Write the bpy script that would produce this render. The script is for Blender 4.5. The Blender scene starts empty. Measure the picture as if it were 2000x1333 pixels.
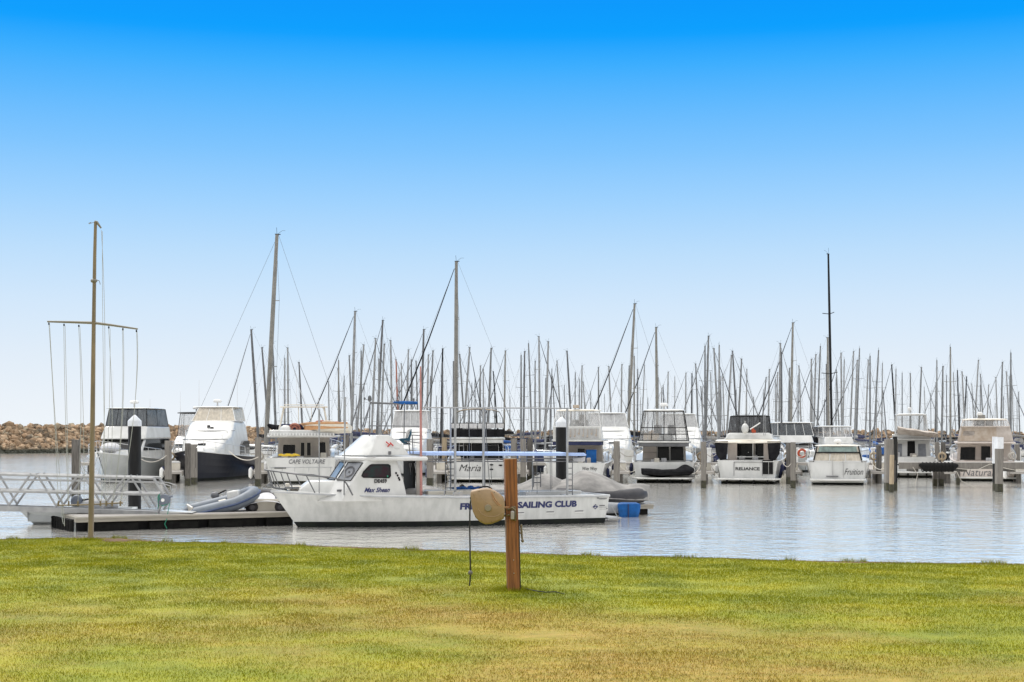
import bpy, math, random
import numpy as np
from mathutils import Vector, Matrix, Quaternion, noise
R = math.radians
random.seed(7)
sc = bpy.context.scene
COL = sc.collection

# ---------------------------------------------------------------- camera
FP = 2800.0           # focal length in photo pixels (photo 2000 x 1333)
F = 1500.0
K = FP/F              # depths below are given as Y with metres = K*Y
EYE = 3.3             # eye above the water
HOR = 845.0           # photo row of the horizon
cam_d = bpy.data.cameras.new('camera')
cam = bpy.data.objects.new('camera', cam_d)
COL.objects.link(cam)
cam.location = (0, 0, EYE)
cam.rotation_euler = (R(90), 0, 0)
cam_d.sensor_width = 36.0
cam_d.lens = 36.0 * FP / 2000.0
cam_d.shift_y = (HOR - 666.5) / 2000.0
cam_d.clip_start = 0.1
cam_d.clip_end = 6000
sc.camera = cam

# ---------------------------------------------------------------- sky
SUN_EL, SUN_AZ = R(58), R(-35)      # azimuth from +Y towards +X
world = bpy.data.worlds.new('World')
sc.world = world
world.use_nodes = True
nt = world.node_tree
for n in list(nt.nodes): nt.nodes.remove(n)
wo = nt.nodes.new('ShaderNodeOutputWorld')
bg = nt.nodes.new('ShaderNodeBackground'); bg.inputs['Strength'].default_value = 0.1
sky = nt.nodes.new('ShaderNodeTexSky'); sky.sky_type = 'NISHITA'; sky.sun_disc = False
sky.sun_elevation = SUN_EL; sky.sun_rotation = SUN_AZ
sky.air_density = 1.0; sky.dust_density = 1.5; sky.ozone_density = 2.5
tc = nt.nodes.new('ShaderNodeTexCoord')
sep = nt.nodes.new('ShaderNodeSeparateXYZ')
nt.links.new(tc.outputs['Generated'], sep.inputs[0])
ramp = nt.nodes.new('ShaderNodeValToRGB')     # thin high cloud: white low down, deep blue band, pale veil added above the view for its light
ramp.color_ramp.interpolation = 'LINEAR'
def s2l(c): return tuple((x/12.92 if x <= .04045 else ((x+.055)/1.055)**2.4) for x in [v/255 for v in c])
stops = [(0.0, (240, 247, 252)), (0.0161, (237, 244, 251)), (0.0517, (226, 238, 250)), (0.0872, (211, 232, 252)), (0.1223, (189, 223, 253)), (0.157, (160, 211, 255)), (0.1911, (127, 197, 255)), (0.2245, (92, 184, 255)), (0.2474, (58, 174, 255)), (0.2668, (0, 160, 255)), (0.2889, (0, 152, 253)),
         (0.345, (120,180,240)), (0.42, (238,240,242)), (1.0, (250,248,244))]
GAIN = {0.345: 1.1, 0.42: 2.0, 1.0: 2.0}      # unseen veil overhead, brightened to light the scene a neutral white
er = ramp.color_ramp.elements
while len(er) < len(stops): er.new(0.5)
for e, (p, c) in zip(er, stops):
    e.position = p; e.color = (*[v*GAIN.get(p, 1.0) for v in s2l(c)], 1)
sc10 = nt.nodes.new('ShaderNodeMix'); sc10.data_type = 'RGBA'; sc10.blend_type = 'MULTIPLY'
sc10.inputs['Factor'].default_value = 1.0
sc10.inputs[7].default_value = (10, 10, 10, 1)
nt.links.new(sep.outputs['Z'], ramp.inputs['Fac'])
# neutral cloud added out of view behind the camera, to light the facing sides
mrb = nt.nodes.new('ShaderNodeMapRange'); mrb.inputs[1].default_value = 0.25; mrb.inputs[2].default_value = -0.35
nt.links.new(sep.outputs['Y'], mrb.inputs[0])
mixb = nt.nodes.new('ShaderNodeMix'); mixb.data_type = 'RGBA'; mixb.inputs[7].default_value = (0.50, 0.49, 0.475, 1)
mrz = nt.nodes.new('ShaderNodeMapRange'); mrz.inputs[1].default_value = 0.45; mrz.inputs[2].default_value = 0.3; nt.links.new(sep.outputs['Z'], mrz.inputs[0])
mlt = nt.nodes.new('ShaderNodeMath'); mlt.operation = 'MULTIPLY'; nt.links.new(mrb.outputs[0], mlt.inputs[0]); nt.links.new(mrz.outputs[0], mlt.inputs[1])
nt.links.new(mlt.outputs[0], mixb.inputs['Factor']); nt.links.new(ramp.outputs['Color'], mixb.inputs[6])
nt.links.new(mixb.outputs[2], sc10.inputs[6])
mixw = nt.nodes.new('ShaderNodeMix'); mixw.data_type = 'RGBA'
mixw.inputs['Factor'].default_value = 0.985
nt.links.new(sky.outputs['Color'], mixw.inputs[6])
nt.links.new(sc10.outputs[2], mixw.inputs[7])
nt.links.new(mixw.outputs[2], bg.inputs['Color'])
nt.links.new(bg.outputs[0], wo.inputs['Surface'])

# ---------------------------------------------------------------- sun, softened by the thin cloud
sd = bpy.data.lights.new('sun', 'SUN')
so = bpy.data.objects.new('sun', sd); COL.objects.link(so)
sd.energy = 2.2; sd.angle = R(9); sd.color = (1.0, 0.96, 0.9)
d = Vector((math.sin(SUN_AZ)*math.cos(SUN_EL), math.cos(SUN_AZ)*math.cos(SUN_EL), math.sin(SUN_EL)))
so.rotation_euler = d.to_track_quat('Z', 'Y').to_euler()
sc.view_settings.view_transform = 'Standard'
sc.view_settings.look = 'None'
sc.view_settings.exposure = 0.0
sc.view_settings.gamma = 1.0
sc.cycles.max_bounces = 8
sc.cycles.transparent_max_bounces = 16

# ---------------------------------------------------------------- helpers
def W(px, py, Y):                       # photo position at depth Y -> world point
    return Vector(((px-1000)/F*Y, K*Y, EYE - (py-HOR)/F*Y))
def XX(px, Y): return (px-1000)/F*Y
def ZZ(py, Y): return EYE - (py-HOR)/F*Y

def empty(name, label, cat, loc=(0,0,0), rz=0, group=None, kind=None):
    o = bpy.data.objects.new(name, None); COL.objects.link(o)
    o.location = loc; o.rotation_euler = (0, 0, rz)
    return tag(o, label, cat, group, kind)
def tag(o, label=None, cat=None, group=None, kind=None):
    if label: o['label'] = label
    if cat: o['category'] = cat
    if group: o['group'] = group
    if kind: o['kind'] = kind
    return o
def kids(o): return [c for c in o.children]
def copy_tree(o, parent=None, childmap=None):
    c = o.copy(); COL.objects.link(c)
    if parent: c.parent = parent
    for ch in childmap[o.name] if childmap and o.name in childmap else kids(o):
        copy_tree(ch, c, childmap)
    return c

class MB:
    def __init__(s): s.v = []; s.f = []; s.m = []; s.mi = 0
    def add(s, vs, fs):
        b = len(s.v); s.v += [tuple(p) for p in vs]
        for f in fs: s.f.append([b+i for i in f]); s.m.append(s.mi)
    def quad(s, a, b, c, d): s.add([a,b,c,d], [(0,1,2,3)])
    def box(s, x0, x1, y0, y1, z0, z1):
        v = [(x,y,z) for z in (z0,z1) for y in (y0,y1) for x in (x0,x1)]
        s.add(v, [(0,2,3,1),(4,5,7,6),(0,1,5,4),(2,6,7,3),(0,4,6,2),(1,3,7,5)])
    def obox(s, c, sx, sy, sz, rot=None):
        c = Vector(c); q = rot or Matrix.Identity(3); v = []
        for z in (-1,1):
            for y in (-1,1):
                for x in (-1,1): v.append(c + q @ Vector((x*sx/2, y*sy/2, z*sz/2)))
        s.add(v, [(0,2,3,1),(4,5,7,6),(0,1,5,4),(2,6,7,3),(0,4,6,2),(1,3,7,5)])
    def frus(s, b, t, caps=True):
        """b, t = (x aft, x fore, half width aft, half width fore, z); returns the faces seen from outside (u right, v up)"""
        def c(q): xa,xf,ha,hf,z = q[:5]; return [Vector((xa,ha,z)),Vector((xa,-ha,z)),Vector((xf,-hf,z)),Vector((xf,hf,z))]
        B, T = c(b), c(t)
        fs = [(0,1,5,4),(1,2,6,5),(2,3,7,6),(3,0,4,7)]
        if caps: fs += [(4,5,6,7),(3,2,1,0)]
        s.add(B+T, fs)
        return {'aft':(B[0],B[1],T[1],T[0]), 'stbd':(B[1],B[2],T[2],T[1]), 'fore':(B[2],B[3],T[3],T[2]), 'port':(B[3],B[0],T[0],T[3]), 'top':(T[0],T[1],T[2],T[3]), 'c':(B,T)}
    def loft(s, rings, closed=True, cap0=True, cap1=True):
        n = len(rings[0]); vs = [p for r in rings for p in r]; fs = []
        for i in range(len(rings)-1):
            for j in range(n if closed else n-1):
                k = (j+1) % n
                fs.append((i*n+j, i*n+k, (i+1)*n+k, (i+1)*n+j))
        if cap0: fs.append(tuple(range(n-1,-1,-1)))
        if cap1: fs.append(tuple((len(rings)-1)*n+j for j in range(n)))
        s.add(vs, fs)
    def tube(s, pts, r, n=6, closed=False, cap=True):
        pts = [Vector(p) for p in pts]; k = len(pts)
        rs = r if isinstance(r, (list, tuple)) else [r]*k
        rings = []; ref = None
        for i, p in enumerate(pts):
            a = pts[i-1] if (i > 0 or closed) else p
            b = pts[(i+1) % k] if (i < k-1 or closed) else p
            t = (b-a).normalized() if (b-a).length > 1e-9 else Vector((0,0,1))
            if ref is None: ref = t.orthogonal().normalized()
            ref = (ref - t*ref.dot(t)); ref = ref.normalized() if ref.length > 1e-6 else t.orthogonal().normalized()
            q = t.cross(ref)
            rings.append([p + (ref*math.cos(2*math.pi*j/n) + q*math.sin(2*math.pi*j/n))*rs[i] for j in range(n)])
        if closed: rings.append(rings[0]); s.loft(rings, True, False, False)
        else: s.loft(rings, True, cap, cap)
    def cyl(s, p0, p1, r0, r1=None, n=16): s.tube([p0,p1], [r0, r0 if r1 is None else r1], n)
    def ell(s, c, rx, ry, rz, n=12, m=8, rot=None):
        c = Vector(c); rings = []; q = rot or Matrix.Identity(3)
        for i in range(1, m):
            a = math.pi*i/m - math.pi/2
            rings.append([c + q @ Vector((rx*math.cos(a)*math.cos(2*math.pi*j/n), ry*math.cos(a)*math.sin(2*math.pi*j/n), rz*math.sin(a))) for j in range(n)])
        b = len(s.v); s.loft(rings, True, False, False)
        bot = c + q @ Vector((0,0,-rz)); top = c + q @ Vector((0,0,rz)); L = len(rings)
        e = len(s.v); s.v += [tuple(bot), tuple(top)]
        for j in range(n):
            k = (j+1) % n
            s.f.append([b+k, b+j, e]); s.m.append(s.mi)
            s.f.append([b+(L-1)*n+j, b+(L-1)*n+k, e+1]); s.m.append(s.mi)
    def prism(s, pts, y0, y1):           # outline in (x, z), extruded along y
        a = [(x,y0,z) for x,z in pts]; b = [(x,y1,z) for x,z in pts]
        s.loft([a,b])
    def plan(s, pts, z0, z1):            # outline in (x, y), extruded along z
        s.loft([[(x,y,z0) for x,y in pts], [(x,y,z1) for x,y in pts]])
    def win(s, quad, u0, v0, u1, v1, off=0.012, thk=0.01, rad=0.06, pts=None):
        """a thin rounded panel set proud of the face quad"""
        A,B,C,D = [Vector(q) for q in quad]
        n = (B-A).cross(D-A).normalized()
        def P(u,v): return A*(1-u)*(1-v)+B*u*(1-v)+C*u*v+D*(1-u)*v
        if pts is None:
            w = ((P(1,.5)-P(0,.5)).length) or 1; h = ((P(.5,1)-P(.5,0)).length) or 1
            ru = min(rad/w, abs(u1-u0)/2.2); rv = min(rad/h, abs(v1-v0)/2.2); pts = []
            for cu,cv,a0 in ((u1-ru,v1-rv,0),(u0+ru,v1-rv,90),(u0+ru,v0+rv,180),(u1-ru,v0+rv,270)):
                for k in range(4):
                    a = R(a0+30*k); pts.append((cu+ru*math.cos(a), cv+rv*math.sin(a)))
        s.loft([[P(u,v)+n*(off-thk) for u,v in pts], [P(u,v)+n*off for u,v in pts]])
    def build(s, name, mats, parent=None, bevel=0, seg=2, ang=32, label=None, solid=0, sub=0):
        me = bpy.data.meshes.new(name)
        me.from_pydata(s.v, [], s.f)
        if not isinstance(mats, (list,tuple)): mats = [mats]
        for m in mats: me.materials.append(m)
        if len(mats) > 1: me.polygons.foreach_set('material_index', s.m)
        me.polygons.foreach_set('use_smooth', [True]*len(me.polygons))
        me.validate(); me.update()
        me.set_sharp_from_angle(angle=R(ang))
        o = bpy.data.objects.new(name, me); COL.objects.link(o)
        if parent: o.parent = parent
        if solid:
            md = o.modifiers.new('solid', 'SOLIDIFY'); md.thickness = solid; md.offset = 0
        if bevel:
            md = o.modifiers.new('bevel', 'BEVEL'); md.width = bevel; md.segments = seg; md.limit_method = 'ANGLE'; md.angle_limit = R(30)
        if sub:
            md = o.modifiers.new('sub', 'SUBSURF'); md.levels = sub; md.render_levels = sub
        if label: o['label'] = label
        return o

def text_flat(string, shear=0.0, bold=0.0, spacing=1.0):
    """text outline as verts in a unit box: returns (verts(u,v), faces, width/height)"""
    cu = bpy.data.curves.new('t', 'FONT'); cu.body = string; cu.size = 1.0
    cu.shear = shear; cu.offset = bold; cu.space_character = spacing; cu.resolution_u = 3
    ob = bpy.data.objects.new('t', cu); COL.objects.link(ob)
    dg = bpy.context.evaluated_depsgraph_get(); dg.update()
    me = bpy.data.meshes.new_from_object(ob.evaluated_get(dg))
    vs = [(v.co.x, v.co.y) for v in me.vertices]; fs = [list(p.vertices) for p in me.polygons]
    bpy.data.objects.remove(ob); bpy.data.curves.remove(cu); bpy.data.meshes.remove(me)
    x0 = min(v[0] for v in vs); x1 = max(v[0] for v in vs); y0 = min(v[1] for v in vs); y1 = max(v[1] for v in vs)
    return [((x-x0)/(x1-x0), (y-y0)/(y1-y0)) for x,y in vs], fs
def put_text(name, string, mapper, mat, parent, shear=0, bold=0.0, spacing=1.0):
    vs, fs = text_flat(string, shear, bold, spacing)
    mb = MB(); mb.add([mapper(u, v) for u, v in vs], fs)
    return mb.build(name, mat, parent)

# ---------------------------------------------------------------- materials
M = {}
def mk(name, col, rough=0.5, metal=0.0, col2=None, scale=4.0, detail=4, stretch=(1,1,1), bump=0.0, bscale=None, spec=0.5,
       var=0.12, coat=0.0, lo=0.35, hi=0.65, coord='Object', alpha=1.0):
    m = bpy.data.materials.new(name); m.use_nodes = True
    t = m.node_tree; b = t.nodes['Principled BSDF']
    b.inputs['Roughness'].default_value = rough; b.inputs['Metallic'].default_value = metal
    b.inputs['Specular IOR Level'].default_value = spec; b.inputs['Coat Weight'].default_value = coat
    b.inputs['Alpha'].default_value = alpha
    if col2 is None: col2 = tuple(c*(1-var) for c in col)
    tcn = t.nodes.new('ShaderNodeTexCoord'); mp = t.nodes.new('ShaderNodeMapping')
    mp.inputs['Scale'].default_value = stretch
    t.links.new(tcn.outputs[coord], mp.inputs['Vector'])
    nz = t.nodes.new('ShaderNodeTexNoise'); nz.inputs['Scale'].default_value = scale; nz.inputs['Detail'].default_value = detail
    nz.inputs['Roughness'].default_value = 0.6
    t.links.new(mp.outputs[0], nz.inputs['Vector'])
    cr = t.nodes.new('ShaderNodeValToRGB'); cr.color_ramp.elements[0].position = lo; cr.color_ramp.elements[1].position = hi
    cr.color_ramp.elements[0].color = (*col2,1); cr.color_ramp.elements[1].color = (*col,1)
    t.links.new(nz.outputs['Fac'], cr.inputs['Fac']); t.links.new(cr.outputs['Color'], b.inputs['Base Color'])
    if bump:
        bp = t.nodes.new('ShaderNodeBump'); bp.inputs['Strength'].default_value = bump; bp.inputs['Distance'].default_value = 0.02
        n2 = t.nodes.new('ShaderNodeTexNoise'); n2.inputs['Scale'].default_value = bscale or scale*4; n2.inputs['Detail'].default_value = 3
        t.links.new(mp.outputs[0], n2.inputs['Vector'])
        t.links.new(n2.outputs['Fac'], bp.inputs['Height']); t.links.new(bp.outputs[0], b.inputs['Normal'])
    M[name] = m
    return m
mk('gelcoat', (0.58,0.58,0.57), 0.28, col2=(0.44,0.445,0.43), scale=1.2, stretch=(1,1,0.4), coat=0.2, lo=.3, hi=.6)
mk('gelcoat_old', (0.54,0.545,0.54), 0.42, col2=(0.42,0.43,0.425), scale=1.3, stretch=(3,3,0.35), lo=.3, hi=.62, detail=7)
mk('gelcoat_cream', (0.68,0.64,0.56), 0.35, col2=(0.56,0.52,0.44), scale=1.5)
mk('gelcoat_pink', (0.60,0.54,0.49), 0.4, col2=(0.5,0.44,0.40), scale=1.5)
mk('gelcoat_grey', (0.40,0.42,0.43), 0.35, col2=(0.33,0.35,0.36), scale=1.0)
mk('navy_hull', (0.004,0.006,0.016), 0.4, col2=(0.007,0.009,0.020), scale=1.0, spec=0.12)
mk('antifoul', (0.008,0.009,0.011), 0.7, col2=(0.014,0.018,0.014), scale=2, spec=.15)
mk('bottom_blue', (0.02,0.03,0.07), 0.6)
mk('dark_red', (0.05,0.015,0.015), 0.6)
mk('white_paint', (0.75,0.75,0.74), 0.4)
mk('deck_grey', (0.42,0.43,0.42), 0.7, bump=0.3)
mk('glass_dark', (0.006,0.007,0.008), 0.06, spec=0.3, col2=(0.02,0.02,0.02), scale=1.5)
mk('glass_teal', (0.012,0.035,0.032), 0.1, col2=(0.03,0.012,0.018), scale=3, spec=0.3)
mk('glass_green', (0.16,0.24,0.22), 0.1, col2=(0.07,0.11,0.10), scale=2.5, spec=0.7)
mk('window_grey', (0.22,0.23,0.25), 0.25, col2=(0.14,0.15,0.17), scale=2)
mk('black_mat', (0.006,0.006,0.007), 0.7, col2=(0.014,0.014,0.014), spec=.15)
mk('black_fabric', (0.008,0.008,0.010), 0.9, col2=(0.018,0.018,0.02), spec=.1, scale=3, bump=0.5, bscale=5)
mk('grey_fabric', (0.30,0.288,0.275), 0.9, col2=(0.17,0.165,0.16), scale=1.5, bump=0.9, bscale=2.2, stretch=(1,2.5,1))
mk('light_fabric', (0.55,0.55,0.56), 0.85, col2=(0.38,0.38,0.40), scale=2, bump=0.8, bscale=3, stretch=(3,3,1))
mk('cream_fabric', (0.52,0.45,0.36), 0.85, col2=(0.40,0.34,0.27), scale=2, bump=0.6, bscale=3)
mk('pinkish_fabric', (0.50,0.45,0.41), 0.85, col2=(0.34,0.29,0.25), scale=2, bump=0.6, bscale=3)
mk('brown_panel', (0.33,0.26,0.20), 0.8, col2=(0.42,0.36,0.30), scale=3, bump=0.3)
mk('beige_wall', (0.42,0.38,0.34), 0.6, col2=(0.34,0.31,0.28), scale=2)
mk('blue_fabric', (0.01,0.07,0.24), 0.8, col2=(0.01,0.07,0.25), scale=2, bump=0.6, bscale=3)
mk('blue_plastic', (0.004,0.085,0.30), 0.6, col2=(0.003,0.06,0.2), spec=.25)
mk('light_blue', (0.30,0.42,0.72), 0.6, col2=(0.36,0.47,0.73), scale=1.5)
mk('navy_fabric', (0.012,0.018,0.06), 0.85, col2=(0.025,0.03,0.08), bump=0.5, bscale=3)
mk('teal_fabric', (0.005,0.06,0.10), 0.6)
mk('orange', (0.38,0.06,0.02), 0.7)
mk('orange_wood', (0.55,0.29,0.13), 0.6, col2=(0.42,0.22,0.10))
mk('red', (0.48,0.04,0.03), 0.6)
mk('yellow', (0.62,0.42,0.02), 0.6)
mk('alu', (0.34,0.345,0.35), 0.5, metal=0.25, col2=(0.25,0.255,0.26), scale=3)
mk('mast_silver', (0.30,0.305,0.31), 0.45, metal=0.3, col2=(0.22,0.225,0.23), scale=2)
mk('mast_grey', (0.19,0.195,0.20), 0.45, metal=0.3, col2=(0.14,0.145,0.15), scale=2)
mk('alu_dull', (0.42,0.43,0.45), 0.5, metal=0.35, col2=(0.33,0.34,0.35), scale=3)
mk('alu_dark', (0.09,0.095,0.10), 0.5, metal=0.3, col2=(0.14,0.14,0.15), scale=2)
mk('mast_tan', (0.23,0.22,0.20), 0.5, col2=(0.17,0.165,0.15), scale=2)
mk('mast_black', (0.010,0.010,0.011), 0.5, spec=.2)
mk('mast_red', (0.33,0.12,0.08), 0.5)
mk('wire', (0.16,0.165,0.17), 0.5, metal=0.4)
mk('steel', (0.58,0.58,0.58), 0.28, metal=0.8)
mk('white_wire', (0.6,0.6,0.6), 0.6)
mk('pile_timber', (0.21,0.195,0.175), 0.9, col2=(0.13,0.12,0.11), scale=3, stretch=(5,5,0.5), bump=0.8, bscale=8, lo=.3, hi=.7)
mk('pile_timber_dark', (0.13,0.12,0.11), 0.9, col2=(0.06,0.055,0.05), scale=3, stretch=(5,5,0.5), bump=0.8, bscale=8)
mk('pile_tan', (0.40,0.32,0.22), 0.9, col2=(0.25,0.2,0.14), scale=3, stretch=(5,5,0.5), bump=0.6, bscale=8)
mk('pile_weed', (0.05,0.05,0.025), 0.8, col2=(0.02,0.018,0.015), scale=8, bump=1)
mk('pile_plastic', (0.010,0.010,0.011), 0.5, col2=(0.018,0.018,0.018), spec=.2, scale=2, stretch=(3,3,.5))
mk('pile_cap', (0.68,0.70,0.73), 0.45, col2=(0.55,0.57,0.6), scale=3)
mk('concrete', (0.33,0.31,0.285), 0.85, col2=(0.27,0.255,0.24), scale=3, bump=0.4, bscale=20, stretch=(.4,2,2))
mk('dock_beam', (0.29,0.27,0.23), 0.8, col2=(0.22,0.205,0.175), scale=4, stretch=(.3,3,3), bump=0.4, bscale=10)
mk('float_dark', (0.006,0.006,0.006), 0.8, col2=(0.012,0.012,0.011), spec=.1)
mk('rubber', (0.010,0.010,0.010), 0.8, spec=.15, bump=0.5, bscale=30)
mk('rib_grey', (0.30,0.31,0.33), 0.55, col2=(0.22,0.23,0.25), scale=3)
mk('rib_blue_grey', (0.15,0.175,0.21), 0.55, col2=(0.11,0.13,0.16), scale=3)
mk('rib_dark', (0.055,0.053,0.058), 0.55, col2=(0.035,0.035,0.04), spec=.3, scale=3)
mk('rib_stripe', (0.03,0.055,0.13), 0.5)
mk('rope', (0.5,0.47,0.42), 0.9, bump=0.6, bscale=60)
mk('rope_orange', (0.55,0.30,0.16), 0.8, bump=0.6, bscale=60)
mk('rope_green', (0.01,0.22,0.13), 0.6)
mk('halyard', (0.45,0.46,0.47), 0.8)
mk('navy_ink', (0.012,0.018,0.10), 0.5)
mk('black_ink', (0.02,0.02,0.022), 0.5)
mk('grey_ink', (0.12,0.12,0.13), 0.6)
mk('pink_pole', (0.42,0.20,0.18), 0.6, col2=(0.30,0.14,0.12), scale=4)
mk('signal_pole', (0.27,0.205,0.125), 0.55, col2=(0.17,0.135,0.09), scale=3, stretch=(4,4,.6), bump=.3)
mk('signal_pole_grey', (0.26,0.24,0.21), 0.55, col2=(0.18,0.17,0.15), scale=3)
mk('reel_beige', (0.37,0.255,0.150), 0.5, col2=(0.28,0.195,0.115), scale=6, bump=0.15, bscale=40, lo=.3,hi=.7)
mk('reel_hub', (0.25,0.22,0.16), 0.5)
mk('reel_grey', (0.13,0.15,0.19), 0.5)
mk('brass', (0.20,0.16,0.10), 0.45, metal=0.6)
mk('clear_cover', (0.35,0.33,0.31), 0.35)
mk('hose_black', (0.014,0.014,0.015), 0.5)
mk('ball_grey', (0.14,0.13,0.12), 0.6)
mk('flag_red', (0.5,0.05,0.06), 0.8)

def clear(name, tint, opac, rough=0.12):
    """clear vinyl or thin glass: partly see-through, the rest sheen and haze"""
    m = bpy.data.materials.new(name); m.use_nodes = True; t = m.node_tree
    b = t.nodes['Principled BSDF']; out = t.nodes['Material Output']
    b.inputs['Base Color'].default_value = (*tint,1); b.inputs['Roughness'].default_value = rough
    tr = t.nodes.new('ShaderNodeBsdfTransparent'); mx = t.nodes.new('ShaderNodeMixShader')
    nz = t.nodes.new('ShaderNodeTexNoise'); nz.inputs['Scale'].default_value = 2.0; nz.inputs['Detail'].default_value = 5
    tcn = t.nodes.new('ShaderNodeTexCoord'); mp = t.nodes.new('ShaderNodeMapping'); mp.inputs['Scale'].default_value = (3,3,.8)
    t.links.new(tcn.outputs['Object'], mp.inputs[0]); t.links.new(mp.outputs[0], nz.inputs['Vector'])
    mr = t.nodes.new('ShaderNodeMapRange'); mr.inputs[1].default_value = .3; mr.inputs[2].default_value = .7
    mr.inputs[3].default_value = max(0, opac-.18); mr.inputs[4].default_value = min(1, opac+.18)
    t.links.new(nz.outputs['Fac'], mr.inputs[0]); t.links.new(mr.outputs[0], mx.inputs[0])
    t.links.new(tr.outputs[0], mx.inputs[1]); t.links.new(b.outputs[0], mx.inputs[2]); t.links.new(mx.outputs[0], out.inputs['Surface'])
    bp = t.nodes.new('ShaderNodeBump'); bp.inputs['Strength'].default_value = .4; bp.inputs['Distance'].default_value = .05
    t.links.new(nz.outputs['Fac'], bp.inputs['Height']); t.links.new(bp.outputs[0], b.inputs['Normal'])
    M[name] = m
clear('vinyl', (0.5,0.5,0.5), 0.33)
clear('vinyl_cloudy', (0.48,0.48,0.48), 0.72)
clear('vinyl_dark', (0.02,0.02,0.022), 0.75)
clear('vinyl_cream', (0.55,0.49,0.40), 0.8)
clear('vinyl_smoke', (0.05,0.06,0.07), 0.82)
clear('mesh_black', (0.02,0.02,0.02), 0.8)

# grass colour shared by the turf sheet and the blades: patches of straw in the lawn itself
def grass_mat(name, blade):
    m = bpy.data.materials.new(name); m.use_nodes = True; t = m.node_tree; b = t.nodes['Principled BSDF']
    b.inputs['Roughness'].default_value = 0.6; b.inputs['Specular IOR Level'].default_value = 0.15
    g = t.nodes.new('ShaderNodeNewGeometry')
    def nz(scale, detail, st, off=0):
        mp = t.nodes.new('ShaderNodeMapping'); mp.inputs['Scale'].default_value = st; mp.inputs['Location'].default_value = (off,off*.7,0)
        t.links.new(g.outputs['Position'], mp.inputs[0])
        n = t.nodes.new('ShaderNodeTexNoise'); n.inputs['Scale'].default_value = scale; n.inputs['Detail'].default_value = detail
        n.inputs['Roughness'].default_value = .65
        t.links.new(mp.outputs[0], n.inputs['Vector']); return n.outputs['Fac']
    def math_(op, a, bb, clamp=False):
        n = t.nodes.new('ShaderNodeMath'); n.operation = op; n.use_clamp = clamp
        for i, x in enumerate((a, bb)):
            if hasattr(x, 'links'): t.links.new(x, n.inputs[i])
            else: n.inputs[i].default_value = x
        return n.outputs[0]
    def ramp_(fac, els):
        r = t.nodes.new('ShaderNodeValToRGB'); e = r.color_ramp.elements
        while len(e) < len(els): e.new(.5)
        for q, (p, c) in zip(e, els): q.position = p; q.color = (*c,1)
        t.links.new(fac, r.inputs['Fac']); return r.outputs['Color']
    def mix_(fac, a, bb):
        n = t.nodes.new('ShaderNodeMix'); n.data_type = 'RGBA'
        t.links.new(fac, n.inputs['Factor']); t.links.new(a, n.inputs[6]); t.links.new(bb, n.inputs[7]); return n.outputs[2]
    sp = t.nodes.new('ShaderNodeSeparateXYZ'); t.links.new(g.outputs['Position'], sp.inputs[0])
    near = math_('MULTIPLY', math_('SUBTRACT', math_('SUBTRACT', 8.9*K, sp.outputs['Y']), math_('MULTIPLY', sp.outputs['X'], .35)), 0.050/K)      # the worn, dry side of the lawn, away from the water
    green = ramp_(nz(1.3, 4, (.7,.8,1)), [(.32,(0.135,0.165,0.003)), (.50,(0.215,0.230,0.004)), (.68,(0.30,0.285,0.005))])
    straw = ramp_(nz(6, 4, (.7,1.3,1), 5), [(.35,(0.23,0.155,0.025)), (.65,(0.38,0.245,0.055))])
    f = math_('ADD', nz(.45, 9, (.55,.62,1), 11.6), near)
    f = math_('MULTIPLY', math_('SUBTRACT', f, 0.525), 4.0, True)
    fine = nz(38, 3, (1,1,1), 3)
    f2 = math_('MULTIPLY', math_('ADD', f, math_('MULTIPLY', math_('SUBTRACT', fine, .5), 1.5)), 0.82, True)
    c = mix_(f2, green, straw)
    if blade:
        oi = t.nodes.new('ShaderNodeAttribute'); oi.attribute_name = 'tone'
        hv = t.nodes.new('ShaderNodeHueSaturation'); t.links.new(c, hv.inputs['Color'])
        v = math_('ADD', math_('MULTIPLY', oi.outputs['Fac'], .5), .78); t.links.new(v, hv.inputs['Value'])
        c = hv.outputs[0]
        b.inputs['Subsurface Weight'].default_value = 0
    t.links.new(c, b.inputs['Base Color'])
    M[name] = m
grass_mat('turf', False); grass_mat('blades', True)

# water: one glossy rippled surface, murky green below
m = bpy.data.materials.new('water'); m.use_nodes = True; t = m.node_tree; b = t.nodes['Principled BSDF']
b.inputs['Base Color'].default_value = (0.97,0.945,0.885,1); b.inputs['Metallic'].default_value = 0.71; b.inputs['Roughness'].default_value = 0.085; b.inputs['IOR'].default_value = 1.5
g = t.nodes.new('ShaderNodeNewGeometry'); last = None
for sc_, st, dist in ((0.33,(1,.7,1),.05), (1.1,(1,1,1),.036), (3.5,(1,1,1),.022), (9.0,(1,1,1),.003)):
    mp = t.nodes.new('ShaderNodeMapping'); mp.inputs['Scale'].default_value = st; t.links.new(g.outputs['Position'], mp.inputs[0])
    n = t.nodes.new('ShaderNodeTexNoise'); n.inputs['Scale'].default_value = sc_; n.inputs['Detail'].default_value = 3; t.links.new(mp.outputs[0], n.inputs['Vector'])
    bp = t.nodes.new('ShaderNodeBump'); bp.inputs['Strength'].default_value = 1; bp.inputs['Distance'].default_value = dist
    t.links.new(n.outputs['Fac'], bp.inputs['Height'])
    if last: t.links.new(last, bp.inputs['Normal'])
    last = bp.outputs[0]
t.links.new(last, b.inputs['Normal'])
M['water'] = m
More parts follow.
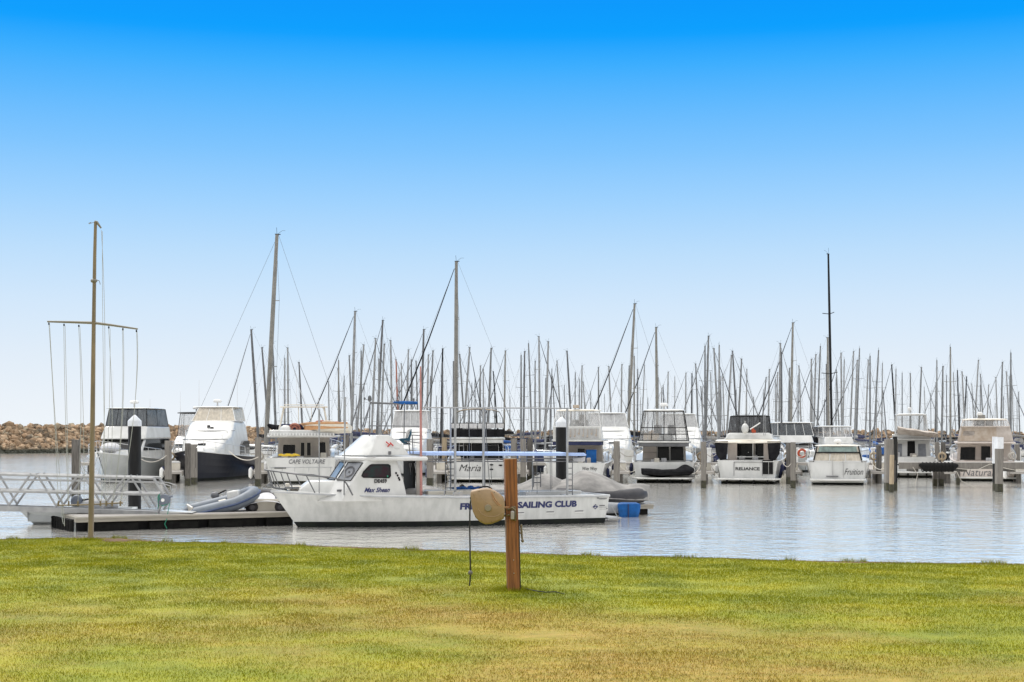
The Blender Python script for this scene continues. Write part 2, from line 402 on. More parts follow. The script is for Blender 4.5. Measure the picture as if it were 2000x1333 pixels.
# rock
m = bpy.data.materials.new('rock'); m.use_nodes = True; t = m.node_tree; b = t.nodes['Principled BSDF']; b.inputs['Roughness'].default_value = .9
at = t.nodes.new('ShaderNodeAttribute'); at.attribute_name = 'tone'
cr = t.nodes.new('ShaderNodeValToRGB'); e = cr.color_ramp.elements
for k in range(3): e.new(.5)
for q, (p, c) in zip(e, [(0,(0.13,0.10,0.07)), (.3,(0.22,0.15,0.09)), (.55,(0.33,0.22,0.135)), (.8,(0.44,0.31,0.20)), (1,(0.24,0.21,0.15))]): q.position = p; q.color = (*c,1)
t.links.new(at.outputs['Fac'], cr.inputs['Fac'])
nz = t.nodes.new('ShaderNodeTexNoise'); nz.inputs['Scale'].default_value = 1.5; nz.inputs['Detail'].default_value = 6
gg = t.nodes.new('ShaderNodeNewGeometry'); t.links.new(gg.outputs['Position'], nz.inputs['Vector'])
mm = t.nodes.new('ShaderNodeMix'); mm.data_type = 'RGBA'; mm.blend_type = 'MULTIPLY'; mm.inputs['Factor'].default_value = .7
c2 = t.nodes.new('ShaderNodeValToRGB'); c2.color_ramp.elements[0].position = .3; c2.color_ramp.elements[0].color = (.45,.45,.42,1); c2.color_ramp.elements[1].position = .6
t.links.new(nz.outputs['Fac'], c2.inputs['Fac']); t.links.new(cr.outputs['Color'], mm.inputs[6]); t.links.new(c2.outputs['Color'], mm.inputs[7])
# wet, weed-dark rock in the tide band
sz = t.nodes.new('ShaderNodeSeparateXYZ'); t.links.new(gg.outputs['Position'], sz.inputs[0])
mr = t.nodes.new('ShaderNodeMapRange'); mr.inputs[1].default_value = .5; mr.inputs[2].default_value = 1.1; t.links.new(sz.outputs['Z'], mr.inputs[0])
m2 = t.nodes.new('ShaderNodeMix'); m2.data_type = 'RGBA'; m2.inputs[6].default_value = (.03,.032,.022,1)
t.links.new(mr.outputs[0], m2.inputs['Factor']); t.links.new(mm.outputs[2], m2.inputs[7]); t.links.new(m2.outputs[2], b.inputs['Base Color'])
M['rock'] = m
# varnished hardwood post
m = mk('post_wood', (0.30,0.115,0.034), 0.5, col2=(0.13,0.047,0.017), scale=8, stretch=(5,5,0.28), bump=0.5, bscale=16, lo=.36, hi=.60, detail=10)
mk('end_grain', (0.36,0.27,0.15), 0.8)
# ================================================================ the setting
# water
mb = MB(); mb.quad((-3000,-60,0),(3000,-60,0),(3000,5500,0),(-3000,5500,0))
tag(mb.build('water', M['water']), 'grey silvery harbour water with small ripples', None, None, 'structure')

# lawn on the near bank
LAWN = 1.5
shore_pts = [(x,y*K) for x,y in [(-45,11.5),(-20,12.6),(-8.6,12.92),(-7.2,13.04),(-4.13,12.39),(0,11.49),(3.63,10.89),(6.98,10.465),(20,8.8),(45,6.5)]]
def shore(x):
    for (a,ya),(b_,yb) in zip(shore_pts, shore_pts[1:]):
        if x <= b_: return ya+(yb-ya)*(x-a)/(b_-a) + .05*noise.noise(Vector((x*1.3,0,0))) + .025*noise.noise(Vector((x*5,3,0)))
    return 5
def lawn_z(x, y):
    return LAWN + .035*noise.noise(Vector((x*.35,y*.5,0))) + .012*noise.noise(Vector((x*1.7,y*1.7,4)))
mb = MB()
xs = [-45,-38,-32,-27,-22,-18,-15] + [ -12+0.1*i for i in range(241)] + [15,18,22,27,32,38,45]
ds = [0,.04,.1,.2,.35,.55,.8,1.1,1.5,2,2.6,3.2,4,4.8,5.6,6.4,7.2,8,9,10,11,12,13,14,15,16,17,18,20,24,30,45,60]
rows = []
for k, (dy, zz) in enumerate([(2.6,-.6),(1.5,.15),(.7,.85),(.22,1.28),(.05,1.43)]):
    rows.append([(x, shore(x)+dy+(.12*noise.noise(Vector((x*2,k,0))) if k<4 else 0), zz+.1*noise.noise(Vector((x*3,k,7)))*(1 if k<4 else .2)) for x in xs])
for d_ in ds: rows.append([(x, shore(x)-d_, lawn_z(x, shore(x)-d_)) for x in xs])
n = len(xs); mb.v = [p for r in rows for p in r]
for i in range(len(rows)-1):
    for j in range(n-1):
        mb.f.append([i*n+j, (i+1)*n+j, (i+1)*n+j+1, i*n+j+1]); mb.m.append(1 if i < 8 else 0)
mk('earth', (0.17,0.095,0.045), 0.95, col2=(0.09,0.055,0.03), scale=9, bump=1)
tag(mb.build('ground', [M['turf'], M['earth']], ang=80), 'worn green and straw coloured lawn on the near bank', None, None, 'structure')

# grass blades (nobody could count them)
rng = np.random.default_rng(3)
def blades(n, ylo, yhi, hlo, hhi, wd, name_pts=None):
    Y = rng.uniform(ylo*K, yhi*K, n*2); X = rng.uniform(-1,1,n*2)*(0.70*yhi+4.5)
    k = np.abs(X) < 0.70*Y/K+4.5; X = X[k]; Y = Y[k]
    sh = np.interp(X, [p[0] for p in shore_pts], [p[1] for p in shore_pts])
    rim = .10+.16*np.sin(X*1.7)+.14*np.sin(X*4.3+1)
    k = (Y < sh+.03) & ((Y < sh-np.maximum(rim,0)) | (rng.uniform(0,1,len(Y)) < .25)); return X[k][:n], Y[k][:n], hlo, hhi, wd
sets = [blades(360000,3.6,7.0,.010,.026,.005), blades(340000,7.0,9.6,.010,.028,.006), blades(330000,9.6,13.2,.010,.030,.0075)]
ang = rng.uniform(0,6.28,1600); rr = np.abs(rng.normal(0,.16,1600))+.05
sets.append((0.02+rr*np.cos(ang), 8.77*K+rr*np.sin(ang)*.8, .03,.075,.005))
ang = rng.uniform(0,6.28,500); rr = np.abs(rng.normal(0,.1,500))+.03
sets.append((XX(177,12.8)+rr*np.cos(ang), 12.75*K+rr*np.sin(ang)*.8, .03,.06,.006))
xe = rng.uniform(-9.5,9.5,9000); cl = np.array([noise.noise(Vector((x*2.2,9,0))) for x in xe]); xe = xe[cl > .18]
ye = np.array([shore(x) for x in xe]) + rng.uniform(-.1,.05,len(xe))
sets.append((xe, ye, .03,.085,.006))
V = []; T = []
for X, Y, hlo, hhi, wd in sets:
    n = len(X); H = rng.uniform(hlo,hhi,n); a = rng.uniform(0,6.28,n); le = rng.uniform(.1,1.0,n)*H; b_ = rng.uniform(0,6.28,n)
    Z = np.full(n, LAWN) + np.array([lawn_z(x,y)-LAWN for x,y in zip(X[::1],Y[::1])]) - .003
    p0 = np.stack([X-np.cos(a)*wd/2, Y-np.sin(a)*wd/2, Z],1); p1 = np.stack([X+np.cos(a)*wd/2, Y+np.sin(a)*wd/2, Z],1)
    p2 = np.stack([X+np.cos(b_)*le, Y+np.sin(b_)*le, Z+H],1)
    V.append(np.stack([p0,p1,p2],1).reshape(-1,3)); T.append(np.repeat(rng.uniform(0,1,n),3))
V = np.concatenate(V).astype(np.float32); T = np.concatenate(T).astype(np.float32)
me = bpy.data.meshes.new('grass'); nv = len(V)
me.vertices.add(nv); me.vertices.foreach_set('co', V.ravel())
me.loops.add(nv); me.loops.foreach_set('vertex_index', np.arange(nv, dtype=np.int32))
me.polygons.add(nv//3); me.polygons.foreach_set('loop_start', np.arange(0,nv,3,dtype=np.int32)); me.polygons.foreach_set('loop_total', np.full(nv//3,3,dtype=np.int32))
me.update(calc_edges=True)
at = me.attributes.new('tone','FLOAT','POINT'); at.data.foreach_set('value', T)
me.materials.append(M['blades'])
o = bpy.data.objects.new('grass', me); COL.objects.link(o)
tag(o, 'short mown grass blades with dry straw patches', 'grass', None, 'stuff')

# breakwater of armour rock: a mound and the rock heaped on it
bw = [(x,y*K) for x,y in [(-220,62),(-150,92),(-84,122),(-58,138),(-25,185),(120,215),(340,240)]]
mb = MB(); rings = []
hts = [3.9,4.1,4.25,4.3,3.5,3.5,3.5]
def bw_at(s):
    i = min(int(s), len(bw)-2); f = s-i
    x = bw[i][0]*(1-f)+bw[i+1][0]*f; y = bw[i][1]*(1-f)+bw[i+1][1]*f; h = hts[i]*(1-f)+hts[i+1]*f
    t_ = Vector((bw[i+1][0]-bw[i][0], bw[i+1][1]-bw[i][1],0)).normalized(); nrm = Vector((t_.y,-t_.x,0))
    return Vector((x,y,0)), nrm, h
for k in range(0, (len(bw)-1)*10+1):
    p, nrm, h = bw_at(min(k/10, len(bw)-1.001))
    rings.append([p+nrm*8+Vector((0,0,-1)), p+nrm*1.6+Vector((0,0,h-.9)), p-nrm*2+Vector((0,0,h-.9)), p-nrm*10+Vector((0,0,-1))])
mb.loft(rings, False, False, False)
mb.mi = 0
tag(mb.build('breakwater', M['rock']), 'low mound carrying the rock of the breakwater', None, None, 'structure')
ico = [(0,0,1)]
phi = (1+5**.5)/2
base = [Vector(v).normalized() for v in [(-1,phi,0),(1,phi,0),(-1,-phi,0),(1,-phi,0),(0,-1,phi),(0,1,phi),(0,-1,-phi),(0,1,-phi),(phi,0,-1),(phi,0,1),(-phi,0,-1),(-phi,0,1)]]
icf = [(0,11,5),(0,5,1),(0,1,7),(0,7,10),(0,10,11),(1,5,9),(5,11,4),(11,10,2),(10,7,6),(7,1,8),(3,9,4),(3,4,2),(3,2,6),(3,6,8),(3,8,9),(4,9,5),(2,4,11),(6,2,10),(8,6,7),(9,8,1)]
mb = MB(); tones = []
rnd = random.Random(5)
def rock(c, s):
    sx, sy, sz = s*rnd.uniform(.7,1.35), s*rnd.uniform(.7,1.2), s*rnd.uniform(.5,.85)
    q = Quaternion((rnd.random()-.5,rnd.random()-.5,rnd.random()-.5,rnd.random()-.5)).normalized()
    mb.add([c + q @ Vector((v.x*sx*rnd.uniform(.75,1.2), v.y*sy*rnd.uniform(.75,1.2), v.z*sz*rnd.uniform(.75,1.2))) for v in base], icf)
    tones.extend([rnd.random()]*12)
for k in range(16500):
    s_ = rnd.uniform(0.6,3.6) if k < 10500 else rnd.uniform(3.4,5.99)
    p, nrm, h = bw_at(s_)
    f = rnd.random()**1.15
    off = 7.0*f + rnd.uniform(-.3,.3); z = (h-.3)*(1-f*1.06)+rnd.uniform(-.2,.25)
    if f < .04: off = rnd.uniform(-1.5,1.0); z = h-.35+rnd.uniform(-.1,.35)
    rock(p+nrm*off+Vector((0,0,z)), (rnd.uniform(.30,.68) if k % 7 else rnd.uniform(.6,.95))*(1 if s_ < 3.4 else 1.25))
me = bpy.data.meshes.new('rock'); me.from_pydata(mb.v, [], mb.f); me.materials.append(M['rock'])
at = me.attributes.new('tone','FLOAT','POINT'); at.data.foreach_set('value', np.array(tones, dtype=np.float32)); me.update()
o = bpy.data.objects.new('breakwater_rock', me); COL.objects.link(o)
tag(o, 'heaped orange and grey boulders of the harbour breakwater', 'rocks', None, 'stuff')

# ================================================================ on the lawn
PY = 8.71
zb = lawn_z(0,K*PY)
post = empty('timber_post', 'square varnished orange-brown timber post standing on the lawn', 'post', (XX(1002.5,PY), K*PY+.07, zb))
post.rotation_euler = (0, R(-1.35), R(7))
mb = MB(); mb.box(-.068,.068,-.068,.068,-.2,1.5); mb.mi = 1; mb.box(-.064,.064,-.064,.064,1.5,1.503)
mb.build('post_shaft', [M['post_wood'], M['end_grain']], post, bevel=.006)
for z in (.205,.355):
    mb = MB(); mb.cyl((.004,-.066,z),(.004,-.074,z),.006,n=10); mb.build('screw', M['steel'], post)
mb = MB(); mb.tube([(.076,-.03,.02),(.077,-.03,.5),(.078,-.03,.74),(.082,-.03,.80)], .0085, 8)
mb.build('pipe', M['hose_black'], post)
mb = MB()      # tap on the far right face
mb.tube([(.07,-.02,.655),(.105,-.02,.655)], .010, 10); mb.tube([(.105,-.02,.735),(.107,-.02,.68),(.112,-.02,.60),(.118,-.02,.56)], [.010,.013,.011,.008], 10)
mb.ell((.117,-.02,.565),.018,.018,.02,10,8); mb.ell((.107,-.02,.735),.014,.010,.02,10,6)
mb.tube([(.095,-.02,.70),(.118,-.02,.725)], .005, 8)
mb.build('tap', M['brass'], post)

# hose reel
reel = empty('hose_reel', 'beige plastic retractable hose reel hung on the timber post', 'hose reel', tuple(W(952,990,PY+.01)))
def RL(px, py, dy=0): p = W(px,py,PY) - reel.location; return Vector((p.x, dy, p.z))
outline = [(918.8,961.5),(921,958.5),(928,956.5),(938,954.6),(949,953.4),(958,954.6),(966,958),(975,964),(983,971.5),(986,982),(986,1002),(984,1013),(974,1018),(960,1023.3),(948,1024),(938,1019.5),(929,1011),(923.5,999),(921,985),(920,974),(918.6,968)]
mb = MB()
def inset(pts, k, c=(952,989)): return [(c[0]+(x-c[0])*k, c[1]+(y-c[1])*k) for x,y in pts]
rings = []
for k, dy in ((.90,-.115),(.955,-.108),(.985,-.09),(1,-.06),(1,.06),(.985,.085),(.93,.10)):
    rings.append([RL(x,y,dy) for x,y in inset(outline,k)])
mb.loft(rings, True, True, True)
mb.build('casing', M['reel_beige'], reel, ang=50)
mb = MB(); arc = [(926,964),(929,975),(931.5,985),(935,995),(941,1003),(949,1007.5),(958,1009.3),(968,1008.5),(976,1005),(983,1000)]
mb.tube([RL(x,y,-.115) for x,y in arc], .0045, 8)
mb.tube([RL(x,y,-.114) for x,y in [(933,962),(941,973),(952,983),(963,987),(982,986)]], .003, 8)
mb.build('rib', M['reel_beige'], reel)
mb = MB(); c = RL(953.5,992,-.11)
mb.cyl(c, c+Vector((0,-.022,0)), .042, .036, 24); mb.build('hub', M['reel_hub'], reel, bevel=.003)
for x,y in [(925.5,966.5),(936,959.5),(966,961.5),(929,1008),(941,1017),(960,1019),(977,1011)]:
    mb = MB(); c = RL(x,y,-.105); mb.cyl(c, c+Vector((0,-.010,0)), .0045, n=8); mb.build('screw', M['black_mat'], reel)
mb = MB(); mb.tube([RL(935,957,0),RL(938,952.5,0),RL(945,950.6,0),RL(953,951,0),RL(959,954,0),RL(961,957,0)], .008, 8); mb.build('handle', M['black_mat'], reel)
mb = MB(); c = RL(920.5,971,-.0); mb.cyl(c+Vector((.01,0,.01)), c+Vector((-.004,0,-.025)), .018, n=12); mb.build('hose_guide', M['black_mat'], reel)
mb = MB(); hp = [(920.3,973),(918.4,985),(917.6,1000),(917.3,1030),(917.8,1060),(918.2,1090),(919,1120),(918.2,1132),(917,1145)]
mb.tube([RL(x,y,0) for x,y in hp], .0085, 8)
hose = mb.build('hose', M['hose_black'], reel)
mb = MB(); mb.ell(RL(918.6,1119.5,0), .026,.026,.028, 16, 10); mb.build('hose_ball', M['ball_grey'], hose)
mb = MB()     # steel swivel bracket gripping the post's front
mb.obox(RL(1000,1003,-.01), .085,.02,.16); mb.tube([RL(994,995,-.035),RL(1000,991.5,-.045),RL(1006,996,-.045),RL(1007,1008,-.04),RL(1006,1018,-.035)], .010, 8)
mb.tube([RL(984,994,0),RL(996,996,-.03)], .013, 8); mb.tube([RL(984,1008,0),RL(996,1006,-.03)], .013, 8)
mb.build('bracket', M['brass'], reel, bevel=.003)
mb = MB(); mb.obox(RL(1001,1007,-.05), .042,.035,.085); mb.ell(RL(1001,1000.5,-.05), .022,.018,.016, 12, 8)
mb.build('clear_timer_housing', M['clear_cover'], reel, bevel=.006)
mb = MB()
for k in (0,1):
    mb.tube([RL(958+k,954,-.08),RL(960+k*1.5,962,-.118),RL(964+k*2,975-k*3,-.120),RL(972+k*2,985-k*2,-.119),RL(983,991-k*2,-.11),RL(994,992.5-k*2,-.03)], .0035, 6)
mb.build('rope', M['rope_orange'], reel)

# cable on the grass
mb = MB(); pts = [(1013,1146),(1020,1150),(1035,1155),(1050,1158.5),(1066,1160.5),(1085,1159.5),(1105,1160)]
vs = []
for x,y in pts:
    Y = (EYE-LAWN)*F/(y-HOR); vs.append((XX(x,Y), K*Y, lawn_z(XX(x,Y),K*Y)+.022))
vs[0] = (vs[0][0], 8.76*K, zb+.07); vs[-1] = (vs[-1][0],vs[-1][1],LAWN-.01)
mb.tube(vs, .006, 8)
tag(mb.build('cable', M['hose_black']), 'thin black cable lying on the grass right of the timber post', 'cable')

# signal mast
SY = 12.85
sm = empty('signal_mast', 'tall slender weathered signal mast with a yardarm and slack halyards', 'signal mast', (XX(177,SY), K*SY, lawn_z(XX(177,SY),K*SY)))
def SL(px, py, dy=0): p = W(px,py,SY) - sm.location; return Vector((p.x, dy, p.z))
mb = MB(); mb.tube([SL(177,1062), SL(178.2,1000),SL(180.5,850),SL(183,640),SL(185,500),SL(186.6,434)], [.047,.046,.041,.033,.028,.025], 12)
mb.build('pole', M['signal_pole'], sm)
mb = MB(); mb.tube([SL(92.5,628.5),SL(135,629.5),SL(183,631),SL(215,635),SL(269,643)], [.015,.02,.024,.02,.014], 8)
mb.build('yardarm', M['signal_pole_grey'], sm)
mb = MB(); mb.tube([SL(185,433.5),SL(189,434),SL(197.5,446)], [.022,.022,.014], 8); mb.tube([SL(174,438),SL(185,434)], .004, 5); mb.tube([SL(173,437),SL(178,434.5)], .006, 5)
mb.build('masthead_crane', M['signal_pole_grey'], sm)
mb = MB(); mb.tube([SL(112,987.5,.0),SL(150,986.5),SL(178,985.8),SL(210,984),SL(240,982.5)], .012, 8)
for x in (114,134,152,196,207.5,219,235): mb.tube([SL(x,989,0),SL(x+.3,979,0)], .016, 6)
mb.build('cleat_rail', M['signal_pole'], sm)
mb = MB(); mb.ell(SL(183.5,549),.06,.05,.04,8,6); mb.tube([SL(186,546),SL(194,549),SL(196,556)], .006, 5); mb.build('fitting', M['signal_pole_grey'], sm)
hl = [((95.5,634),(106,810),(114,987)), ((97,634),(108,820),(122,985)), ((124.5,636),(128,820),(133,984)), ((127,636),(131,820),(134,984)),
      ((153.5,638),(158,800),(152,984)), ((156,638),(163,830),(164,984)), ((198,450),(205,700),(198,980)), ((200,452),(201,650),(206,982)),
      ((212,640),(219,850),(207,982)), ((215,642),(211,860),(196,984)), ((239,645),(237,830),(219,982)), ((241,645),(238.5,830),(220,982)),
      ((266.5,648),(262.5,800),(235,982)), ((268,648),(263.5,790),(236,982)), ((122,985),(125,1010),(126,1028)), ((121,985),(121,1008),(124,1024))]
for i, (a, b_, c) in enumerate(hl):
    mb = MB(); P0, P1, P2 = SL(*a), SL(*b_), SL(*c); ctl = P1*2-(P0+P2)/2
    mb.tube([P0*(1-q)**2+ctl*2*q*(1-q)+P2*q*q for q in [k/12 for k in range(13)]], .0042 if i < 14 else .006, 5)
    mb.build('halyard', M['halyard'], sm)
for x,y in ((95.5,631),(125,633),(154,635),(212.5,638),(240,641.5),(266.5,645)):
    mb = MB(); mb.ell(SL(x,y+2),.014,.01,.022,8,6); mb.build('block', M['mast_black'], sm)
# ================================================================ hulls
def smooth(a, b, x):
    x = max(0, min(1, (x-a)/(b-a))); return x*x*(3-2*x)
class Hull:
    def __init__(s, L, B, fs, fb, rake=1.5, st=.9, ch=.86, flare=1.5, full=.45, pw=2.3, boot=.12, draft=.5, trake=.0, zc=-.05, sheerp=1.8):
        s.__dict__.update(locals())
    def deckb(s, t):
        if t < s.full: return s.B/2*(s.st+(1-s.st)*math.sin(t/s.full*math.pi/2))
        u = (t-s.full)/(1-s.full); return s.B/2*max(.012, (1-u**s.pw)**.85)
    def chineb(s, t):
        if t < s.full*.7: return s.B/2*s.ch*(s.st+(1-s.st)*t/s.full)
        u = (t-s.full*.7)/(1-s.full*.7); return s.B/2*s.ch*(s.st+(1-s.st)*.7)*max(.008, 1-u**(s.pw*.8))
    def sheer(s, t): return s.fs+(s.fb-s.fs)*t**s.sheerp
    def pt(s, t, q):
        """q: 0 chine .. 1 sheer"""
        p = 1+(s.flare-1)*smooth(.3,1,t); hd, hc = s.deckb(t), s.chineb(t); zd = s.sheer(t)
        return (s.L*t - s.rake*(1-q)*smooth(.5,1,t) + s.trake*(1-q)*(1-smooth(0,.35,t)), hc+(hd-hc)*q**p, s.zc+(zd-s.zc)*q)
    def side(s, x, z, sgn=1):
        t = max(0, min(1, x/s.L))
        for _ in range(4):
            q = max(0, min(1, (z-s.zc)/(s.sheer(t)-s.zc))); t = max(0,min(1,t-(s.pt(t,q)[0]-x)/s.L))
        q = max(0, min(1, (z-s.zc)/(s.sheer(t)-s.zc)))
        return (x, sgn*(s.pt(t,q)[1]), z)
    def build(s, parent, msel, deck_from=0.0, n=22, name='hull', stripe=None, well=0.45, msd='deck'):
        """msel: bottom, boot, side, rail, deck, inside"""
        mb = MB(); ts = [1-(1-i/n)**1.25 for i in range(n+1)]
        qb = [0, None, .3, .55, .78, .9, 1]
        def ring(t, sg):
            zd = s.sheer(t); q1 = (s.boot-s.zc)/(zd-s.zc); out = []
            out.append((s.pt(t,0)[0]-.0, 0.0, -s.draft))
            for q in qb: out.append(s.pt(t, q1 if q is None else q))
            return [(x, sg*y, z) for x,y,z in out]
        for sg in (1,-1):
            rs = [ring(t, sg) for t in ts]; k = len(rs[0])
            for i in range(n):
                for j in range(k-1):
                    mb.mi = 0 if j == 0 else 1 if j == 1 else (3 if (stripe and j == stripe) else 2)
                    a,b_,c,d_ = rs[i][j],rs[i+1][j],rs[i+1][j+1],rs[i][j+1]
                    mb.quad(*( (a,b_,c,d_) if sg < 0 else (b_,a,d_,c)))
        r0, r1 = ring(0,1), ring(0,-1)
        for j in range(len(r0)-1):
            mb.mi = 0 if j == 0 else 1 if j == 1 else 2
            mb.quad(r0[j], r1[j], r1[j+1], r0[j+1])
        hull = mb.build(name, [M[x] for x in msel[:4]], parent, ang=28)
        # deck, gunwale, cockpit well
        mb = MB(); dd = [t for t in ts if t >= deck_from-1e-6]
        if deck_from > 0: dd = [deck_from]+[t for t in dd if t > deck_from+.01]
        for a, b_ in zip(dd, dd[1:]):
            pa, pb = s.pt(a,1), s.pt(b_,1); ca = .03
            mb.quad((pa[0],pa[1],pa[2]),(pa[0],0,pa[2]+ca),(pb[0],0,pb[2]+ca),(pb[0],pb[1],pb[2]))
            mb.quad((pa[0],0,pa[2]+ca),(pa[0],-pa[1],pa[2]),(pb[0],-pb[1],pb[2]),(pb[0],0,pb[2]+ca))
        if deck_from > 0:
            tt = [t for t in ts if t < deck_from-.01]+[deck_from]; g = .16
            for a, b_ in zip(tt, tt[1:]):
                for sg in (1,-1):
                    pa, pb = s.pt(a,1), s.pt(b_,1)
                    q = [(pa[0],sg*pa[1],pa[2]),(pa[0],sg*(pa[1]-g),pa[2]),(pb[0],sg*(pb[1]-g),pb[2]),(pb[0],sg*pb[1],pb[2])]
                    mb.quad(*(q if sg > 0 else q[::-1]))
                    mb.quad(q[1],(q[1][0],q[1][1],well),(q[2][0],q[2][1],well),q[2])
            p = s.pt(0,1); e = s.pt(deck_from,1)
            mb.quad((0,p[1],p[2]),(0,-p[1],p[2]),(g,-p[1]+g,p[2]),(g,p[1]-g,p[2]))
            mb.quad((g,p[1]-g,p[2]),(g,-p[1]+g,p[2]),(g,-p[1]+g,well),(g,p[1]-g,well))
            mb.quad((g,p[1]-g,well),(g,-p[1]+g,well),(e[0],-e[1]+g,well),(e[0],e[1]-g,well))
            mb.quad((e[0],e[1],e[2]),(e[0],-e[1],e[2]),(e[0],-e[1]+g,well),(e[0],e[1]-g,well))
        mb.build('deck', [M[msel[4]]], parent)
        mb = MB(); pr = [s.pt(t,1) for t in ts]
        mb.tube([(x,y+.01,z-.03) for x,y,z in pr]+[(x,-y-.01,z-.03) for x,y,z in pr[::-1]], .035, 6)
        mb.build('rub_rail', M[msel[5]], parent)
        return hull

def bow_rail(h, parent, t0=.45, t1=.985, ht=.62, every=.09, mat='steel', r=.021, mid=True, lean=.0, rise=.12):
    mb = MB(); tt = []; t = t0
    while t < t1: tt.append(t); t += every
    tt.append(t1)
    for sg in (1,-1):
        top = []
        for i, t in enumerate(tt):
            x, y, z = h.pt(t,1); y -= .06
            if t == t1: y *= .6
            e = (x+lean+.1*t, sg*max(.02,y), z+ht+rise*(t-t0)); top.append(e)
            mb.tube([(x, sg*max(.02,y), z-.02), e], r*.8, 5)
        a = h.pt(t0,1); st_ = [(a[0]-.35, sg*(a[1]-.06), a[2]+.05)]
        mb.tube(st_+top, r, 6)
        if mid: mb.tube([(p[0]*.98+.02*q[0],p[1],(p[2]+h.sheer(t))/2) for p,q,t in zip(top,top,tt)], r*.6, 5)
    x, y, z = h.pt(t1,1)
    mb.tube([(x+lean+.1,(y-.06)*.6,z+ht+rise*(t1-t0)),(x+lean+.38,0,z+ht+rise*(t1-t0)),(x+lean+.1,-(y-.06)*.6,z+ht+rise*(t1-t0))], r, 6)
    return mb.build('bow_rail', M[mat], parent)

def radar(parent, x, z, y=0, r=.3, mast=.18):
    mb = MB(); mb.cyl((x,y,z-.02),(x,y,z+mast),.07,.05,10); a = mb.build('radar', M['white_paint'], parent)
    mb = MB(); mb.loft([[(x+q*math.cos(k*math.pi/8), y+q*math.sin(k*math.pi/8), z+mast+h_) for k in range(16)] for q,h_ in ((r*.8,0),(r,.05),(r,.14),(r*.85,.21),(r*.4,.24))])
    mb.build('radome', M['white_paint'], a)
def antenna(parent, x, y, z, h, r=.012, mat='white_wire', lean=0, name='antenna'):
    mb = MB(); mb.tube([(x,y,z),(x,y,z+.15),(x+lean,y,z+h)], [r*1.6,r*1.2,r*.6], 5); mb.build(name, M[mat], parent)
def tubes(parent, name, lines, r, mat, n=6):
    mb = MB()
    for l in lines: mb.tube(l, r, n)
    return mb.build(name, M[mat], parent)

def enclosure(parent, b, t, frame='white_paint', film='vinyl', fr=.022, cols=3, aft=True, roofm='gelcoat', roof=True, over=.12, rt=.07, cover_frac=0, covm='brown_panel', crossbar=()):
    """flybridge canopy: see-through vinyl walls on a tube frame, with a moulded top"""
    mb = MB(); q = mb.frus(b, t, False); mb.v = []; mb.f = []; mb.m = []
    for k in ('aft','stbd','fore','port') if aft else ('stbd','fore','port'): mb.quad(*q[k])
    pan = mb.build('clear_panels', M[film], parent)
    mb = MB()
    for k in ('aft','stbd','fore','port'):
        A,B,C,D = q[k]
        nc = cols if k in ('aft','fore') else 2
        for i in range(nc+1):
            f = i/nc
            if k in ('port','stbd') and i in (0,nc): continue
            if k == 'aft' and not aft and 0 < i < nc: continue
            mb.tube([A.lerp(B,f), D.lerp(C,f)], fr if i in (0,nc) else fr*.7, 6)
        mb.tube([D,C], fr, 6); mb.tube([A,B], fr, 6)
        for cb in crossbar:
            if k != 'fore': mb.tube([A.lerp(D,cb), B.lerp(C,cb)], fr*.9, 6)
    mb.build('canopy_frame', M[frame], parent)
    if cover_frac:
        mb = MB(); A,B,C,D = q['aft']; mb.win(q['aft'], .04,.02,.96,cover_frac, .02,.015,.03); mb.build('aft_cover', M[covm], parent)
    if roof:
        mb = MB(); xa,xf,ha,hf,z = t
        n_ = 14; rg = []
        for kz, sc_ in ((0,.97),(rt*.5,1.0),(rt,.96),(rt*1.5,.8),(rt*1.75,.45)):
            ring = []
            for i in range(n_*2):
                a = math.pi*i/n_; cx, cy = math.cos(a), math.sin(a)
                ex = (abs(cx)**.45)*(1 if cx>0 else -1); ey = (abs(cy)**.45)*(1 if cy>0 else -1)
                ring.append(((xa+xf)/2+ex*((xf-xa)/2+over)*sc_, ey*(max(ha,hf)+over)*sc_, z+kz))
            rg.append(ring)
        mb.loft(rg); mb.build('hardtop', M[roofm], parent, ang=40)
    return q

def seat(parent, x, y, z, mat='light_fabric', s=1.0):
    mb = MB(); mb.box(x-.22*s,x+.25*s,y-.24*s,y+.24*s,z+.35*s,z+.47*s); mb.box(x-.30*s,x-.18*s,y-.24*s,y+.24*s,z+.42*s,z+1.0*s); mb.cyl((x,y,z),(x,y,z+.36*s),.05,n=8)
    mb.build('seat', M[mat], parent, bevel=.05, seg=2)

def boat_root(label, cx, Y, rz, cat='motor boat', name='motor_cruiser', group=None):
    return empty(name, label, cat, (XX(cx,Y), K*Y, 0), rz, group)

def fender(parent, x, y, z, mat='white_paint', r=.13, l=.55):
    mb = MB(); mb.loft([[(x+q*math.cos(k*math.pi/5), y+q*math.sin(k*math.pi/5), z+h_) for k in range(10)] for q,h_ in ((.03,l*.62),(r*.6,l*.52),(r,l*.38),(r,-l*.38),(r*.6,-l*.5),(.03,-l*.58))])
    mb.build('fender', M[mat], parent)

